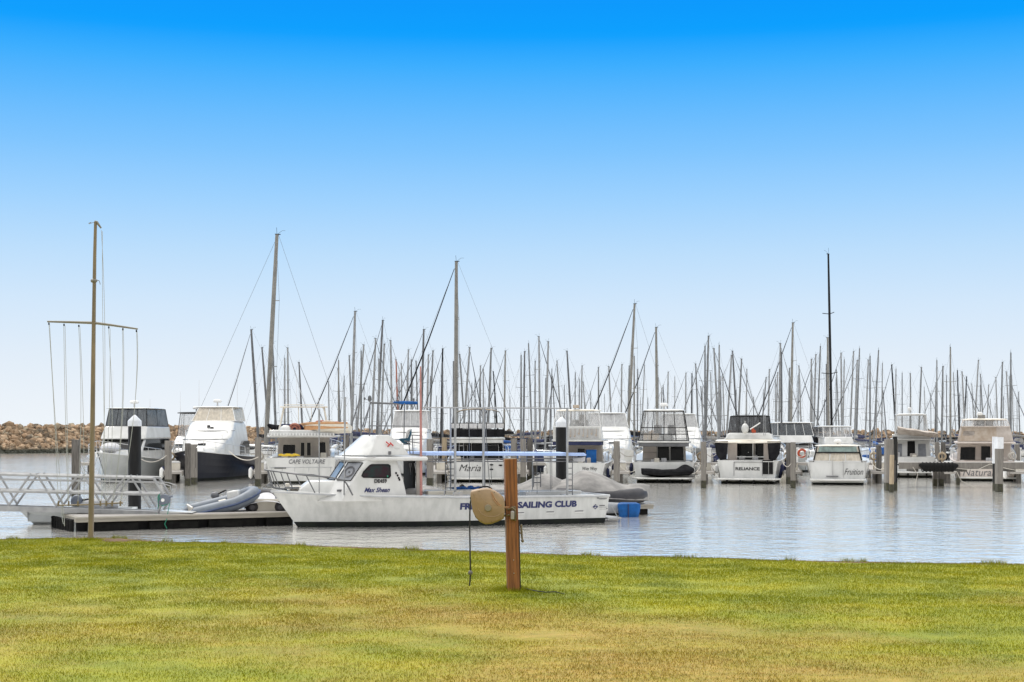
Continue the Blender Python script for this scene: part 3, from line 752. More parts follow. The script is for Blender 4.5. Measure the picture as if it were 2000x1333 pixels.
# ---------------------------------------------------------------- one stern-to motor cruiser
def stern_boat(label, cx, Y, yaw, L, B, p):
    """the stern faces the camera; p holds what differs. z values are metres above water"""
    root = boat_root(label, cx, Y, R(90+yaw), name=p.get('name','motor_cruiser'))
    hm = p.get('hullm', ('antifoul','antifoul','gelcoat','gelcoat','gelcoat','white_paint'))
    h = Hull(L, B, p['fs'], p['fb'], rake=1.8, st=p.get('st',.92), ch=.86, trake=p.get('trake',-.12), boot=p.get('boot',.14))
    lc = p.get('lc', 2.6)
    h.build(root, hm, deck_from=lc/L, well=p.get('well',.75))
    sup = p.get('sup','gelcoat')
    if p.get('platform', True):
        w = B/2*p.get('pw',.93); zp = p.get('zp',.33); pl = p.get('plen',.75)
        mb = MB(); mb.plan([(.0,w),(.0,-w),(-pl*.7,-w),(-pl,-w*.82),(-pl,w*.82),(-pl*.7,w)], zp-.10, zp)
        mb.build('swim_platform', M[p.get('platm','gelcoat')], root, bevel=.03)
        mb = MB()
        for y in (-.6*w,-.2*w,.2*w,.6*w): mb.box(-pl*.8,0,y-.05,y+.05,zp-.3,zp-.11)
        mb.build('platform_bracket', M['black_mat'], root)
    tz = p.get('tz', p['fs']); tw = B/2*.92*.95
    # transom furniture
    if p.get('text'):
        s_, u0, u1, z0, z1, mt, shear, bold = p['text']
        tx_ = lambda z: h.trake*(1-(z-h.zc)/(p['fs']-h.zc))-.025
        put_text('name_lettering', s_, lambda u,v: (tx_(z0+(z1-z0)*v), u0+(u1-u0)*u, z0+(z1-z0)*v), M[mt], root, shear, bold)
    if p.get('transom_gate'):
        y0, y1 = p['transom_gate']; mb = MB(); mb.box(-.012,.01,y0,y1,.55,p['fs']+.012); mb.mi = 1; mb.box(-.02,0,y0-.01,y0+.01,.5,p['fs']); mb.box(-.02,0,y1-.01,y1+.01,.5,p['fs'])
        mb.build('transom_gate', [M[p.get('gatem','beige_wall')], M['grey_ink']], root)
    # saloon
    zf = p['zf']; hw = p['hw']; xs1 = L*p.get('sal',.66); zw = p.get('well',.75)
    mb = MB(); q = mb.frus((lc, xs1, hw, hw*.86, zw), (lc+.1, xs1-p.get('rk',.9), hw*.95, hw*.78, zf))
    sal = mb.build('saloon', M[p.get('bulkm', sup)], root, bevel=.05)
    for (u0,v0,u1,v1,mt) in p.get('aftwin', []):
        mb = MB(); mb.win(q['aft'],u0,v0,u1,v1,.02,.015,.05); w_ = mb.build('window', M[mt], sal)
        if mt.startswith('glass'):
            mb = MB(); a,b_,c,d_ = q['aft']; P = lambda u,v: a*(1-u)*(1-v)+b_*u*(1-v)+c*u*v+d_*(1-u)*v
            o_ = Vector((-.022,0,0)); mb.tube([P(u0,v0)+o_,P(u1,v0)+o_,P(u1,v1)+o_,P(u0,v1)+o_], .018, 4, closed=True); mb.build('window_frame', M[p.get('wframe','white_paint')], w_)
    for k in ('port','stbd'):
        for (u0,v0,u1,v1) in p.get('sidewin', [(.08,.5,.48,.86),(.52,.5,.93,.86)]):
            mb = MB(); mb.win(q[k],u0,v0,u1,v1,.015,.012,.1); mb.build('window', M['glass_dark'], sal)
    mb = MB(); mb.win(q['fore'],.06,.45,.94,.9,.015,.012,.1); mb.build('windscreen', M['glass_dark'], sal)
    mb = MB(); mb.frus((xs1-.1, L*.88, hw*.84, hw*.35, h.sheer(.6)-.1), (xs1-.3, L*.84, hw*.7, hw*.25, p['fb']+.28)); mb.build('trunk_cabin', M[sup], root, bevel=.08)
    bow_rail(h, root, .4, .98)
    # side decks screens / wings that join hull to flybridge
    if p.get('wing'):
        for sg in (1,-1):
            mb = MB(); y = B/2*.90*sg; y2 = hw*1.02*sg
            pts = [(.5,p['fs']-.02),(lc+1.2,p['fs']+.05),(lc+1.0,zf),(lc-.3,zf),(lc-.1,p['fs']+.45),(.9,p['fs']+.25)]
            f = lambda x,z,d: (x, (y*(1-smooth(p['fs'],zf,z))+y2*smooth(p['fs'],zf,z))+d, z)
            mb.loft([[f(x,z,-.03) for x,z in pts],[f(x,z,.03) for x,z in pts]]); mb.build('wing', M[sup], root)
    # flybridge deck
    ov = p.get('ov', 1.6); fw = p.get('fw', hw*1.08)
    if p.get('fly', True):
        mb = MB(); mb.plan([(lc-ov,fw*.9),(lc-ov,-fw*.9),(lc-ov+.3,-fw),(xs1-.6,-fw*.92),(xs1-.1,-fw*.6),(xs1-.1,fw*.6),(xs1-.6,fw*.92),(lc-ov+.3,fw)], zf-.02, zf+.11)
        fd = mb.build('flybridge_deck', M[p.get('flym', sup)], root, bevel=.04)
        if p.get('soffit'):
            mb = MB(); mb.box(lc-ov+.05, lc-.02, -fw*.93, fw*.93, zf-.26, zf-.03); mb.build('awning_edge', M[p['soffit']], root, bevel=.03)
        bz = p.get('bulw', .55); xa = lc-ov+.15
        if bz:
            bt_ = p.get('btap',1); mb = MB(); bq = mb.frus((xa, xs1-.6, fw*.93, fw*.75, zf+.11), (xa+.05+(.3 if bt_ < 1 else 0), xs1-1.2, fw*.93*bt_, fw*.7*bt_, zf+.11+bz))
            mb.build('flybridge_bulwark', M[p.get('bulwm', sup)], root, bevel=.05)
            for (u0,v0,u1,v1,mt) in p.get('bulwwin', []):
                mb = MB(); mb.win(bq['aft'],u0,v0,u1,v1,.015,.012,.03); mb.build('panel', M[mt], fd)
        zr = p['zr']; ew = p.get('ew', (fw*.92, fw*.80))
        z0 = zf+.11+bz if p.get('encl_on_bulw', True) else zf+.13
        el = p.get('elen', 2.6)
        if p.get('encl', True):
            enclosure(root, (xa+.06, xa+el, ew[0], ew[0]*.92, z0), (xa+.35, xa+el-.45, ew[1], ew[1]*.95, zr), p.get('frame','white_paint'), p.get('film','vinyl'), p.get('fr',.022), p.get('cols',3), p.get('eaft',True), p.get('roofm','gelcoat'), p.get('roof',True), p.get('over',.12), p.get('rt',.07), p.get('cover',0), p.get('covm','brown_panel'), p.get('crossbar',()))
        for y in p.get('seats', ()): seat(root, xa+1.1, y, z0-.25 if bz else z0, p.get('seatm','grey_fabric'), 1.05)
        if p.get('helm', True):
            mb = MB(); mb.frus((xa+1.7,xa+2.3,.7,.7,z0-.1),(xa+1.8,xa+2.2,.6,.6,z0+.45)); mb.build('helm_console', M[sup], root, bevel=.05)
        if p.get('radar'): radar(root, xa+.9, zr+.14, p['radar'][0], p['radar'][1])
        for (x,y,hh) in p.get('ant', ()): antenna(root, xa+x, y, zr+.08, hh)
    # stern quarter rails, cleats, side fenders, a folding table or chairs in the cockpit
    rs_ = random.Random(int(cx))
    for sg in (1,-1):
        tr0 = [h.pt(t_,1) for t_ in (.015,.08,.16,.24)]
        tp = [(x,sg*(y-.10),z+(.62 if k_ else .45)) for k_,(x,y,z) in enumerate(tr0)]
        mb = MB(); mb.tube([(tr0[0][0],sg*(tr0[0][1]-.1),tr0[0][2])]+tp+[(tr0[-1][0]+.2,sg*(tr0[-1][1]-.1),tr0[-1][2])], .022, 6)
        for (x,y,z),q_ in zip(tr0[1:],tp[1:]): mb.tube([(x,sg*(y-.10),z),q_], .018, 5)
        mb.build('quarter_rail', M['steel'], root)
        for t_ in (.12,.34):
            x,y,z = h.pt(t_,.9); fender(root, x, sg*(y+.15), z-.45, rs_.choice(['white_paint','navy_fabric','white_paint']))
        mb = MB(); mb.tube([(.15,sg*(h.deckb(0)-.25),p['fs']+.02),(.15,sg*(h.deckb(0)-.55),p['fs']+.05)], .025, 5); mb.build('cleat', M['steel'], root)
    for _k in range(3):
        yy_ = rs_.uniform(-hw*.8,hw*.8); xx_ = rs_.uniform(.6,1.6); a_ = rs_.uniform(.25,.5)
        mb = MB(); mb.box(xx_,xx_+a_,yy_-a_/2,yy_+a_/2,p.get('well',.75),p['fs']+rs_.uniform(.05,.35)); mb.build('cockpit_seat', M[rs_.choice(['gelcoat_cream','alu_dark','light_fabric','beige_wall'])], root, bevel=.05)
    mb = MB(); mb.box(-.9*h.trake*-0-.0+h.trake-.012,h.trake+.0,-B*.38,B*.38,.10,.17); mb.build('scum_line', M['pile_weed'], root)
    for (y, z) in p.get('fend', ()):
        fender(root, L*.3, y, z)
    return root, h, q

# ---------------------------------------------------------------- one bow-on motor cruiser
def bow_boat(label, px, Y, rz, L, B, p):
    """root at the stem; +x local runs out over the bow, hull behind it"""
    root = empty(p.get('name','motor_cruiser'), label, 'motor boat', (XX(px,Y), K*Y, 0), rz)
    grp = MB()
    hm = p['hullm']; h = Hull(L, B, p['fs'], p['fb'], rake=p.get('rake',2.2), flare=2.0, full=.38, pw=2.1, ch=.84, boot=p.get('boot',.18), sheerp=2.2)
    sup = p.get('sup','gelcoat')
    h.build(root, hm)
    x1 = L*p.get('x1',.70); x0 = L*.12; hw = B*.42
    zs = h.sheer(.5)-.1; z1 = p['z1']; z2 = p['z2']; z3 = p['z3']
    # long wedge-shaped house
    mb = MB(); q = mb.frus((x0, x1, hw, hw*.72, zs), (x0+.3, x1-p.get('rk',2.6), hw*.93, hw*.75, z1))
    if p.get('round'):
        # one moulded wedge: rounded cross-sections that rise and narrow from the foredeck to the flybridge
        mb = MB(); rings = []
        for x, w_, z in ((x1+.2,.42,zs+.10),(x1-.1,.52,zs+.40),(x1-1.0,.70,zs+.90),(x1-2.0,.82,zs+1.35),(x1-3.0,.90,z1+.1),(x1-3.9,.93,z1+.75),(x1-4.5,.93,z2-.12),(x1-4.9,.92,z2),(x0+.6,.92,z2-.02),(x0+.3,.92,z2-.2)):
            w = w_*hw; hh_ = z-zs; tp_ = 1-.17*max(0,hh_)/(z2-zs); ro_ = min(.22, hh_*.4)
            half = [(w, zs-.1), (w*(1-(1-tp_)*.6), zs+hh_*.6), (w*tp_, z-ro_), (w*tp_-ro_*.25, z-ro_*.45), (w*tp_-ro_*.7, z-ro_*.12), (w*tp_-ro_*1.5, z), (w*.3, z+.03)]
            ring = [(x,y_,zq) for y_,zq in half]+[(x,0,z+.035)]+[(x,-y_,zq) for y_,zq in half[::-1]]
            rings.append(ring)
        mb.loft(rings, True, True, True)
    house = mb.build('house', M[sup], root, bevel=0 if p.get('round') else .14, seg=3, ang=42)
    if p.get('round'):
        # moulded seams and the rounded brow below the flybridge
        for xo, zo, wo in ((x1-1.62,zs+1.25,.78),(x1-3.35,z1+.42,.86)):
            mb = MB(); mb.tube([(xo-.25*abs(k_/5)**2, wo*hw*k_/5, zo) for k_ in range(-5,6)], .022, 5); mb.build('moulded_seam', M['grey_ink'], house)
        mb = MB(); mb.frus((x1-1.35,x1-.75,.30,.30,zs+.75),(x1-1.30,x1-.85,.26,.26,zs+.98)); mb.build('deck_hatch', M['glass_dark'], house, bevel=.03)
        for sg in (1,-1): mb = MB(); mb.tube([(x1-1.6,sg*.62*hw,zs+1.25),(x1-1.5,sg*.62*hw,zs+1.5),(x1-2.4,sg*.70*hw,zs+1.85),(x1-2.5,sg*.70*hw,zs+1.65)], .022, 5); mb.build('grab_rail', M['steel'], house)
    if p.get('band', True):
        for k in ('fore','port','stbd'):
            mb = MB(); mb.win(q[k], *p.get('bandv', (.05,.5,.95,.92)), .02,.015,.12); mb.build('windscreen', M['glass_dark'], house)
    if p.get('round'):
        for y_ in (-.72,.72):
            mb = MB(); mb.obox((x1-2.62,y_,z1-.02), .12,.45,.10, Matrix.Rotation(-.5,3,'Y')); mb.build('hatch', M['grey_ink'], house)
        for yy_, zz_ in ((-.12,z2-.42),(.14,z2-.55)):
            mb = MB(); mb.obox((x1-3.72+.3*(z2-.42-zz_),yy_,zz_), .14,.22,.14, Matrix.Rotation(-.6,3,'Y')); mb.build('emblem', M['black_ink'], house)
        for sg in (1,-1):
            mb = MB(); mb.loft([[(x,sg*(hw*.93+d_),z) for x,z in ((x0+.5,zs+.15),(x1-5.0,zs+.15),(x1-5.3,zs+.75),(x1-6.2,zs+1.1),(x0+.5,zs+1.1))] for d_ in (-.25,.0)]); mb.build('side_window', M['glass_dark'], house)
    mb = MB(); mb.frus((x1-.6, L*.86, hw*.62, hw*.3, h.sheer(.75)-.15), (x1-.9, L*.80, hw*.5, hw*.22, h.sheer(.75)+.38)); mb.build('trunk_cabin', M[sup], root, bevel=.1)
    # fly bulwark
    rnd_ = p.get('round')
    xb1 = x1-p.get('rk',2.6)+p.get('fo',.3)
    fl = p.get('flush'); mb = MB(); q2 = mb.frus((x0+.32, xb1, hw*(.925 if fl else .98), hw*(.745 if fl else .80), z1-.02), (x0+.45, xb1-p.get('brk',1.1), hw*(.88 if fl else .93), hw*(.66 if fl else .74), z2))
    if not rnd_: mb.build('flybridge_bulwark', M[sup], root, bevel=.12, seg=3)
    if p.get('emblem') and not rnd_:
        mb = MB(); mb.win(q2['fore'],.44,.60,.50,.72,.02,.012,.03); mb.win(q2['fore'],.50,.48,.56,.60,.02,.012,.03); mb.build('emblem', M['black_ink'], root)
    xe1 = xb1-p.get('brk',1.1)-.05
    if rnd_: xe1 = x1-4.8
    ea = .78 if rnd_ else .90
    enclosure(root, (x0+.6, xe1, hw*ea, hw*(ea-.02 if rnd_ else .72*p.get('es',1)), z2-.03), (x0+.9, xe1-p.get('erk',.7), hw*(ea-.07 if rnd_ else .82*p.get('es',1)), hw*.66*p.get('es',1), z3), p.get('frame','white_paint'), p.get('film','vinyl_cream'), .025, p.get('cols',3), True, p.get('roofm','gelcoat'), True, .15, .07)
    if p.get('rail', True): bow_rail(h, root, .45, .985, .65)
    # anchor
    mb = MB(); mb.tube([(L+.05,0,p['fb']+.04),(L+.25,0,p['fb']-.05),(L+.1,0,p['fb']-.35)], .03, 6); mb.tube([(L+.0,-.15,p['fb']-.3),(L+.12,0,p['fb']-.38),(L+.0,.15,p['fb']-.3)], .025, 6); mb.build('anchor', M['steel'], root)
    if p.get('radar') is not None: radar(root, xe1-1.4, z3+.15, p['radar'], .32, .22)
    for (x,y,hh) in p.get('ant', ()): antenna(root, xe1-x, y, z3+.1, hh)
    if p.get('tender'):
        mb = MB(); mb.ell((L*.78,0,h.sheer(.75)+.55),1.3,.6,.35,14,8); mb.build('covered_tender', M['light_fabric'], root)
    # shift so that the stem is at the root
    for c in root.children: c.location.x = -L
    return root, h

# ---------------------------------------------------------------- the front row of motor boats
DL = ('antifoul','antifoul','gelcoat_grey','gelcoat_grey','gelcoat','gelcoat')
bow_boat('light grey motor cruiser with black smoked windows lying bow-on beside the breakwater', 190, 49.5, R(-90), 14.0, 4.7,
    dict(hullm=DL, fs=1.35, fb=2.05, z1=2.85, z2=3.75, z3=4.95, film='vinyl_smoke', cols=4, frame='black_mat', radar=.2, ant=((1.0,-1.2,2.6),(1.4,1.3,.6)), tender=True, bandv=(.04,.46,.96,.97), x1=.66, rk=1.6, brk=.8, erk=.5))
bow_boat('motor cruiser with glossy navy hull, white house and cream flybridge curtains, bow-on', 364, 50.5, R(-90), 14.5, 4.9,
    dict(hullm=('antifoul','antifoul','navy_hull','navy_hull','gelcoat','gelcoat'), fs=1.55, fb=2.15, z1=3.0, z2=4.15, z3=5.1, band=False, emblem=True, slots=((.12,.75,.24,.79),(.72,.75,.84,.79)), film='vinyl_cream', cols=3,
         ant=((1.2,-1.3,1.9),(1.6,1.4,2.2)), radar=0, x1=.74, rk=3.4, brk=2.0, erk=.8, round=True, es=.88))

# the second white cruiser between those two, farther back
bow_boat('white motor cruiser with an open black flybridge frame, half hidden between grey and navy cruisers', 338, 62, R(-90), 13, 4.4,
    dict(hullm=('antifoul','antifoul','gelcoat','gelcoat','gelcoat','gelcoat'), fs=1.3, fb=1.9, z1=2.3, z2=3.0, z3=4.95, film='vinyl', frame='black_mat', roofm='black_mat', cols=2, radar=0, ant=((1,-1.3,1.8),), x1=.7, rk=2.4))
bow_boat('white sport fishing boat with pale flybridge curtains, moored behind the sailing club boat', 786, 57, R(-90), 13, 4.6,
    dict(hullm=('antifoul','antifoul','gelcoat','gelcoat','gelcoat','gelcoat'), fs=1.5, fb=2.1, z1=2.9, z2=3.6, z3=5.0, film='vinyl_cloudy', cols=4, band=False, x1=.74, round=True))
bow_boat('white flybridge cruiser with hazy clear curtains, bow-on behind the WOY WOY', 1203, 60.5, R(-90), 14, 5.2,
    dict(hullm=('antifoul','antifoul','gelcoat','gelcoat','gelcoat','gelcoat'), fs=1.5, fb=2.1, z1=3.0, z2=3.8, z3=4.9, film='vinyl_cloudy', cols=3, band=False, x1=.74, round=True, es=1.0))
bow_boat('white flybridge cruiser half hidden behind and right of the boat carrying a black inflatable', 1352, 64, R(-90), 13, 4.9,
    dict(hullm=('antifoul','antifoul','gelcoat','gelcoat','gelcoat','gelcoat'), fs=1.5, fb=2.1, z1=3.0, z2=3.8, z3=4.9, film='vinyl_cloudy', cols=3, band=False, x1=.74, round=True))
bow_boat('grey motor cruiser with clear curtained hardtop between the RELIANCE and the FRUITION', 1582, 62.5, R(-90), 12, 4.4,
    dict(hullm=('antifoul','antifoul','gelcoat_grey','gelcoat_grey','gelcoat','gelcoat'), fs=1.3, fb=1.8, z1=2.4, z2=3.05, z3=4.1, film='vinyl_smoke', cols=4, band=True, x1=.7, rk=2.0, brk=.5, es=1.15))
bow_boat('small white cruiser with grey hardtop curtains seen above the FRUITION', 1666, 66, R(-90), 11, 4.0,
    dict(hullm=('antifoul','antifoul','gelcoat','gelcoat','gelcoat','gelcoat'), fs=1.2, fb=1.7, z1=2.2, z2=2.9, z3=3.8, film='vinyl', cols=4, band=True, x1=.7, rk=2.0, brk=.5, es=1.1))

Y0 = 52.0
def lat(px, cx, Y=Y0): return -(px-cx)/F*Y      # +y local is to the left for a boat heading away
def zz(py, Y=Y0): return ZZ(py, Y)

# CAPE VOLTAIRE
cx = 588; Y = 49.5
rt, h, q = stern_boat('white trawler yacht lettered CAPE VOLTAIRE carrying an orange and cream dinghy on its roof', cx, Y, 4, 14, 4.7,
    dict(name='trawler_yacht', fs=1.66, fb=2.3, lc=2.2, well=1.1, zf=3.0, hw=1.75, fw=2.25, ov=1.9, bulw=.35, zr=5.05, encl=False, helm=True, bulkm='beige_wall', platform=False, st=.96,
         aftwin=[(.10,.42,.34,.74,'glass_dark'),(.44,.35,.52,.8,'glass_dark'),(.56,.35,.64,.8,'glass_dark'),(.80,.3,.93,.82,'glass_dark')], wframe='gelcoat_cream', ant=((2.2,.5,2.0),),
         text=('CAPE VOLTAIRE', lat(548,cx,Y)*-1 if False else .78, -1.55, 1.28, 1.56, 'grey_ink', .25, .012)))
rails = [[(-.05, y, .35),(-.05, y, 1.05)] for y in (-1.9,-1.1,-.5,.4,1.2,1.9)]+[[(-.05,2.0,1.05),(-.05,-2.0,1.05)]]
tubes(rt, 'transom_rail', rails, .018, 'alu_dull')
mb = MB(); mb.box(-.08,0,.95,1.7,.98,1.03); mb.build('exhaust_slot', M['black_mat'], rt)
# cream arch
w = 1.45; mb = MB()
for sg in (1,-1): mb.tube([(2.2,sg*(w+.15),3.4),(2.5,sg*(w-.12),4.9),(2.5,sg*(w-.25),4.96)], .07, 6)
mb.obox((2.5,0,4.98),.55,2*w+.2,.08); mb.obox((2.5,0,5.12),.4,2*w-.3,.05); mb.tube([(2.4,.35,3.3),(2.4,.35,5)], .03, 6); mb.tube([(2.4,-.5,3.6),(2.4,-.5,5)], .02, 6)
mb.build('arch', M['gelcoat_cream'], rt, bevel=.02)
mb = MB()
for k in range(22): mb.box(.22,.30,-2.1+k*.2,-2.04+k*.2,3.11,3.24)
mb.box(.21,.31,-2.1,2.2,3.085,3.105); mb.build('rail_posts', M['white_paint'], rt)
mb = MB(); mb.box(1.4,1.5,-1.4,1.4,3.35,3.85); mb.build('purple_dodger', M['navy_fabric'], rt, bevel=.03)
mb = MB(); mb.tube([(.1,1.0+.06*math.sin(k*2),1.82+.03*math.cos(k*3)) if 0 else (.12,1.45-.17*k,1.84+.03*math.sin(k*2.2)) for k in range(9)], [.05,.08,.07,.1,.09,.08,.1,.07,.04], 7); mb.build('kayak_bag', M['yellow'], rt)
# dinghy on the roof
dg = empty('dinghy', 'upright orange and cream dinghy on the roof of the CAPE VOLTAIRE', 'dinghy', (XX(588,Y), K*Y+.9, 3.14), R(0))
dg.location = (XX(632,Y), K*Y+.8, 3.24)
dg.rotation_euler = (R(14), R(3), R(180-8))
hd = Hull(3.3, 1.5, .50, .74, rake=.5, st=.85, ch=.6, draft=.02, boot=.05, zc=.04, flare=1.2)
hd.build(dg, ('gelcoat_cream','gelcoat_cream','gelcoat_cream','orange_wood','orange_wood','orange_wood'), deck_from=.92, well=.15, stripe=5)
for c in dg.children: c.location.x = -1.65
mb = MB(); mb.ell((-.1,0,.62),.75,.42,.22,10,6); mb.mi = 1; mb.ell((.3,.1,.72),.4,.3,.15,8,6); mb.ell((-.7,-.1,.62),.35,.3,.16,8,6)
mb.build('stowed_gear', [M['brown_panel'], M['mast_red']], dg)
bb = MB(); bb.ell((0,0,.32),.42,.38,.34,14,10); o = bb.build('fender_buoy', M['gelcoat'], None); o.location = (XX(552,Y), K*Y+1.3, 3.13); tag(o, 'round white buoy on the roof of the CAPE VOLTAIRE left of the dinghy', 'buoy')
mb = MB(); mb.tube([(.34*math.cos(k*math.pi/10), .06*math.sin(k), .38+.34*math.sin(k*math.pi/10)) for k in range(20)], .08, 7, closed=True)
for k in range(14): mb.tube([(.28*math.cos(k*.45),-.08,.38+.28*math.sin(k*.45)),(.2*math.cos(k*.45+2),-.12,.38+.25*math.sin(k*.45+2))], .025, 5)
o = mb.build('rope_coil', M['mast_red'], None); o.location = (XX(570,Y), K*Y+1.2, 3.13); tag(o, 'coil of rusty red rope beside the dinghy on the CAPE VOLTAIRE', 'rope')

# MARIA
cx = 932; Y = 51
rt, h, q = stern_boat('white flybridge cruiser lettered MARIA with black mesh round its flybridge', cx, Y, 0, 12.5, 4.25,
    dict(fs=1.38, fb=2.1, lc=2.7, well=.8, zf=2.85, hw=1.72, fw=1.85, ov=2.0, bulw=.0, zr=4.75, encl=False, bulkm='black_mat', wing=False, soffit='gelcoat',
         aftwin=[(.05,.1,.28,.8,'glass_dark'),(.36,.0,.62,.86,'glass_dark'),(.66,.1,.92,.8,'glass_dark')], sup='gelcoat', seats=(.55,-.5), seatm='light_fabric', helm=False, zp=.3,
         text=('Maria', 1.2, -.25, .95-.22, .95+.22, 'black_ink', .35, -.002)))
for (y,z) in ((-.95,1.15),(-1.55,1.12),(-.95,.85)):
    mb = MB(); mb.ell((-.06,y,z),.04,.14,.05,10,6); mb.build('vent', M['black_mat'], rt)
# black mesh fly rail with pale pockets
mb = MB(); zb_ = 2.97
for k in range(6): mb.box(.95,.99,-1.75+k*.6,-1.22+k*.6,zb_+.62,zb_+.92)
mb.build('pocket_panel', M['light_fabric'], rt)
mb = MB(); mb.box(.98,1.01,-1.8,1.8,zb_+.02,zb_+.55)
for sg in (1,-1): mb.box(.98,3.6,sg*1.8-.015,sg*1.8+.015,zb_+.02,zb_+.9)
mb.build('mesh_screen', M['black_fabric'], rt)
tubes(rt, 'flybridge_rail', [[(3.6,1.8,zb_+.95),(.96,1.8,zb_+.95),(.96,-1.8,zb_+.95),(3.6,-1.8,zb_+.95)]]+[[(.96,-1.8+.6*k,zb_),(.96,-1.8+.6*k,zb_+.95)] for k in range(7)], .022, 'black_mat')
arch = []
for x in (1.3,3.0): arch.append([(x,1.72,zb_+.2),(x,1.68,zb_+1.3),(x,1.45,zb_+1.72),(x,.9,zb_+1.86),(x,0,zb_+1.9),(x,-.9,zb_+1.86),(x,-1.45,zb_+1.72),(x,-1.68,zb_+1.3),(x,-1.72,zb_+.2)])
tubes(rt, 'bimini_frame', arch+[[(1.3,1.2,zb_+1.8),(3.0,1.2,zb_+.9)],[(1.3,-1.2,zb_+1.8),(3.0,-1.2,zb_+.9)],[(3.0,.6,zb_+1.86),(3.3,.6,zb_)],[(3.0,-.6,zb_+1.86),(3.3,-.6,zb_)]], .025, 'alu_dark')
mb = MB(); rg = []
for x in (1.2,2.1,3.1):
    rg.append([(x,y_,zb_+z_) for y_,z_ in ((1.52,1.70),(1.0,1.88),(0,1.97),(-1.0,1.88),(-1.52,1.70),(-1.0,1.83),(0,1.91),(1.0,1.83))])
mb.loft(rg); mb.build('bimini', M['cream_fabric'], rt)
mb = MB(); mb.frus((2.9,3.5,1.0,.9,zb_),(3.0,3.4,.9,.8,zb_+.8)); mb.build('helm_console', M['gelcoat'], rt, bevel=.05)
tubes(rt, 'cockpit_ladder', [[(1.2,1.25,.8),(1.6,1.25,2.85)],[(1.2,.95,.8),(1.6,.95,2.85)]]+[[(1.2+.08*k,1.25,.8+.4*k),(1.2+.08*k,.95,.8+.4*k)] for k in range(1,5)]+[[(0.3,-y,1.4),(.3,-y*.98,2.85)] for y in (-1.75,1.75)], .02, 'steel')
mb = MB(); mb.box(.5,1.1,-1.3,-.3,.8,1.45); mb.build('cockpit_locker', M['gelcoat'], rt, bevel=.04)

# WOY WOY
cx = 1124; Y = 50
rt, h, q = stern_boat('white cruiser lettered WOY WOY with dark awning edge and a blue box in its cockpit', cx, Y, -8, 12, 4.2,
    dict(fs=1.32, fb=2.1, lc=2.8, well=.75, zf=2.72, hw=1.6, fw=1.72, ov=2.0, bulw=.85, zr=4.72, soffit='navy_fabric', bulkm='beige_wall', elen=2.8, film='vinyl', cols=3, roofm='gelcoat_cream',
         aftwin=[(.06,.1,.24,.85,'glass_dark'),(.45,.35,.62,.75,'glass_dark'),(.70,.3,.80,.7,'glass_dark')], zp=.28, seats=(-.3,), bulwwin=[(.05,.1,.95,.85,'vinyl_cloudy')],
         text=('Woy Woy', -.45, -1.42, .78, 1.06, 'black_ink', .2, .012)))
mb = MB(); mb.box(xa_ := 1.3, 1.7, -.1, .3, 4.9, 5.12); mb.build('horn_box', M['brown_panel'], rt, bevel=.03)
mb = MB()
for k in range(9):
    y = -1.3+.28*k; mb.box(.9,.93,y,y+.03,3.05+.1*math.sin(k*2),3.55); mb.ell((.9,y+.05,3.12+.1*math.sin(k*2)),.03,.06,.06,6,5)
mb.build('hanging_tackle', M['brown_panel'], rt)
for sg in (1,-1): tubes(rt, 'side_rail', [[(.2,sg*1.95,1.35),(.2,sg*1.95,1.95),(2.6,sg*1.95,2.05),(2.6,sg*1.95,1.4)]], .02, 'steel')
bx = MB(); bx.box(-.32,.32,-.3,.3,0,1.0); bx.box(-.34,.34,-.32,.32,1.0,1.06); o = bx.build('blue_box', M['blue_plastic'], None, bevel=.04); o.location = (XX(1156,Y), K*Y+.9, .75+.35); o.rotation_euler = (0,0,R(4)); tag(o, 'tall bright blue box in the cockpit of the WOY WOY', 'box')
st_ = MB(); st_.box(-.3,.3,-.28,.28,0,.35); o2 = st_.build('bait_locker', M['gelcoat'], None, bevel=.03); o2.location = (XX(1156,Y), K*Y+.9, .75); tag(o2, 'low white locker under the blue box on the WOY WOY', 'locker')

# white boat with the black inflatable on its stern
cx = 1296; Y = 50.5
rt, h, q = stern_boat('white flybridge cruiser with black framed curtains and a black inflatable across its stern', cx, Y, -7, 13, 4.35,
    dict(fs=1.35, fb=2.2, lc=2.7, well=.62, zf=2.62, hw=1.5, fw=1.78, ov=2.1, bulw=.0, zr=4.72, soffit='alu_dark', bulkm='beige_wall', elen=3.2, film='vinyl', cols=4, frame='black_mat', fr=.03, rt=.09, crossbar=(.22,.44),
         ew=(1.66,1.32), encl_on_bulw=False, aftwin=[(.34,.03,.62,.86,'glass_dark'),(.64,.03,.95,.86,'glass_dark'),(.03,.03,.32,.2,'white_paint'),(.03,.24,.32,.42,'gelcoat_pink'),(.03,.46,.32,.64,'gelcoat_pink'),(.03,.68,.32,.86,'gelcoat_pink')], zp=.36, plen=1.1, radar=(0,.28), ant=((.8,.2,1.4),(.9,.3,.8)), seats=(.4,-.5), seatm='alu_dark', wing=False))
mb = MB(); mb.win([Vector((1.0,1.6,2.75)),Vector((1.0,-1.6,2.75)),Vector((1.0,-1.6,3.3)),Vector((1.0,1.6,3.3))], .08,.05,.40,.9,.05,.02,.05); mb.build('flybridge_settee', M['cream_fabric'], rt)
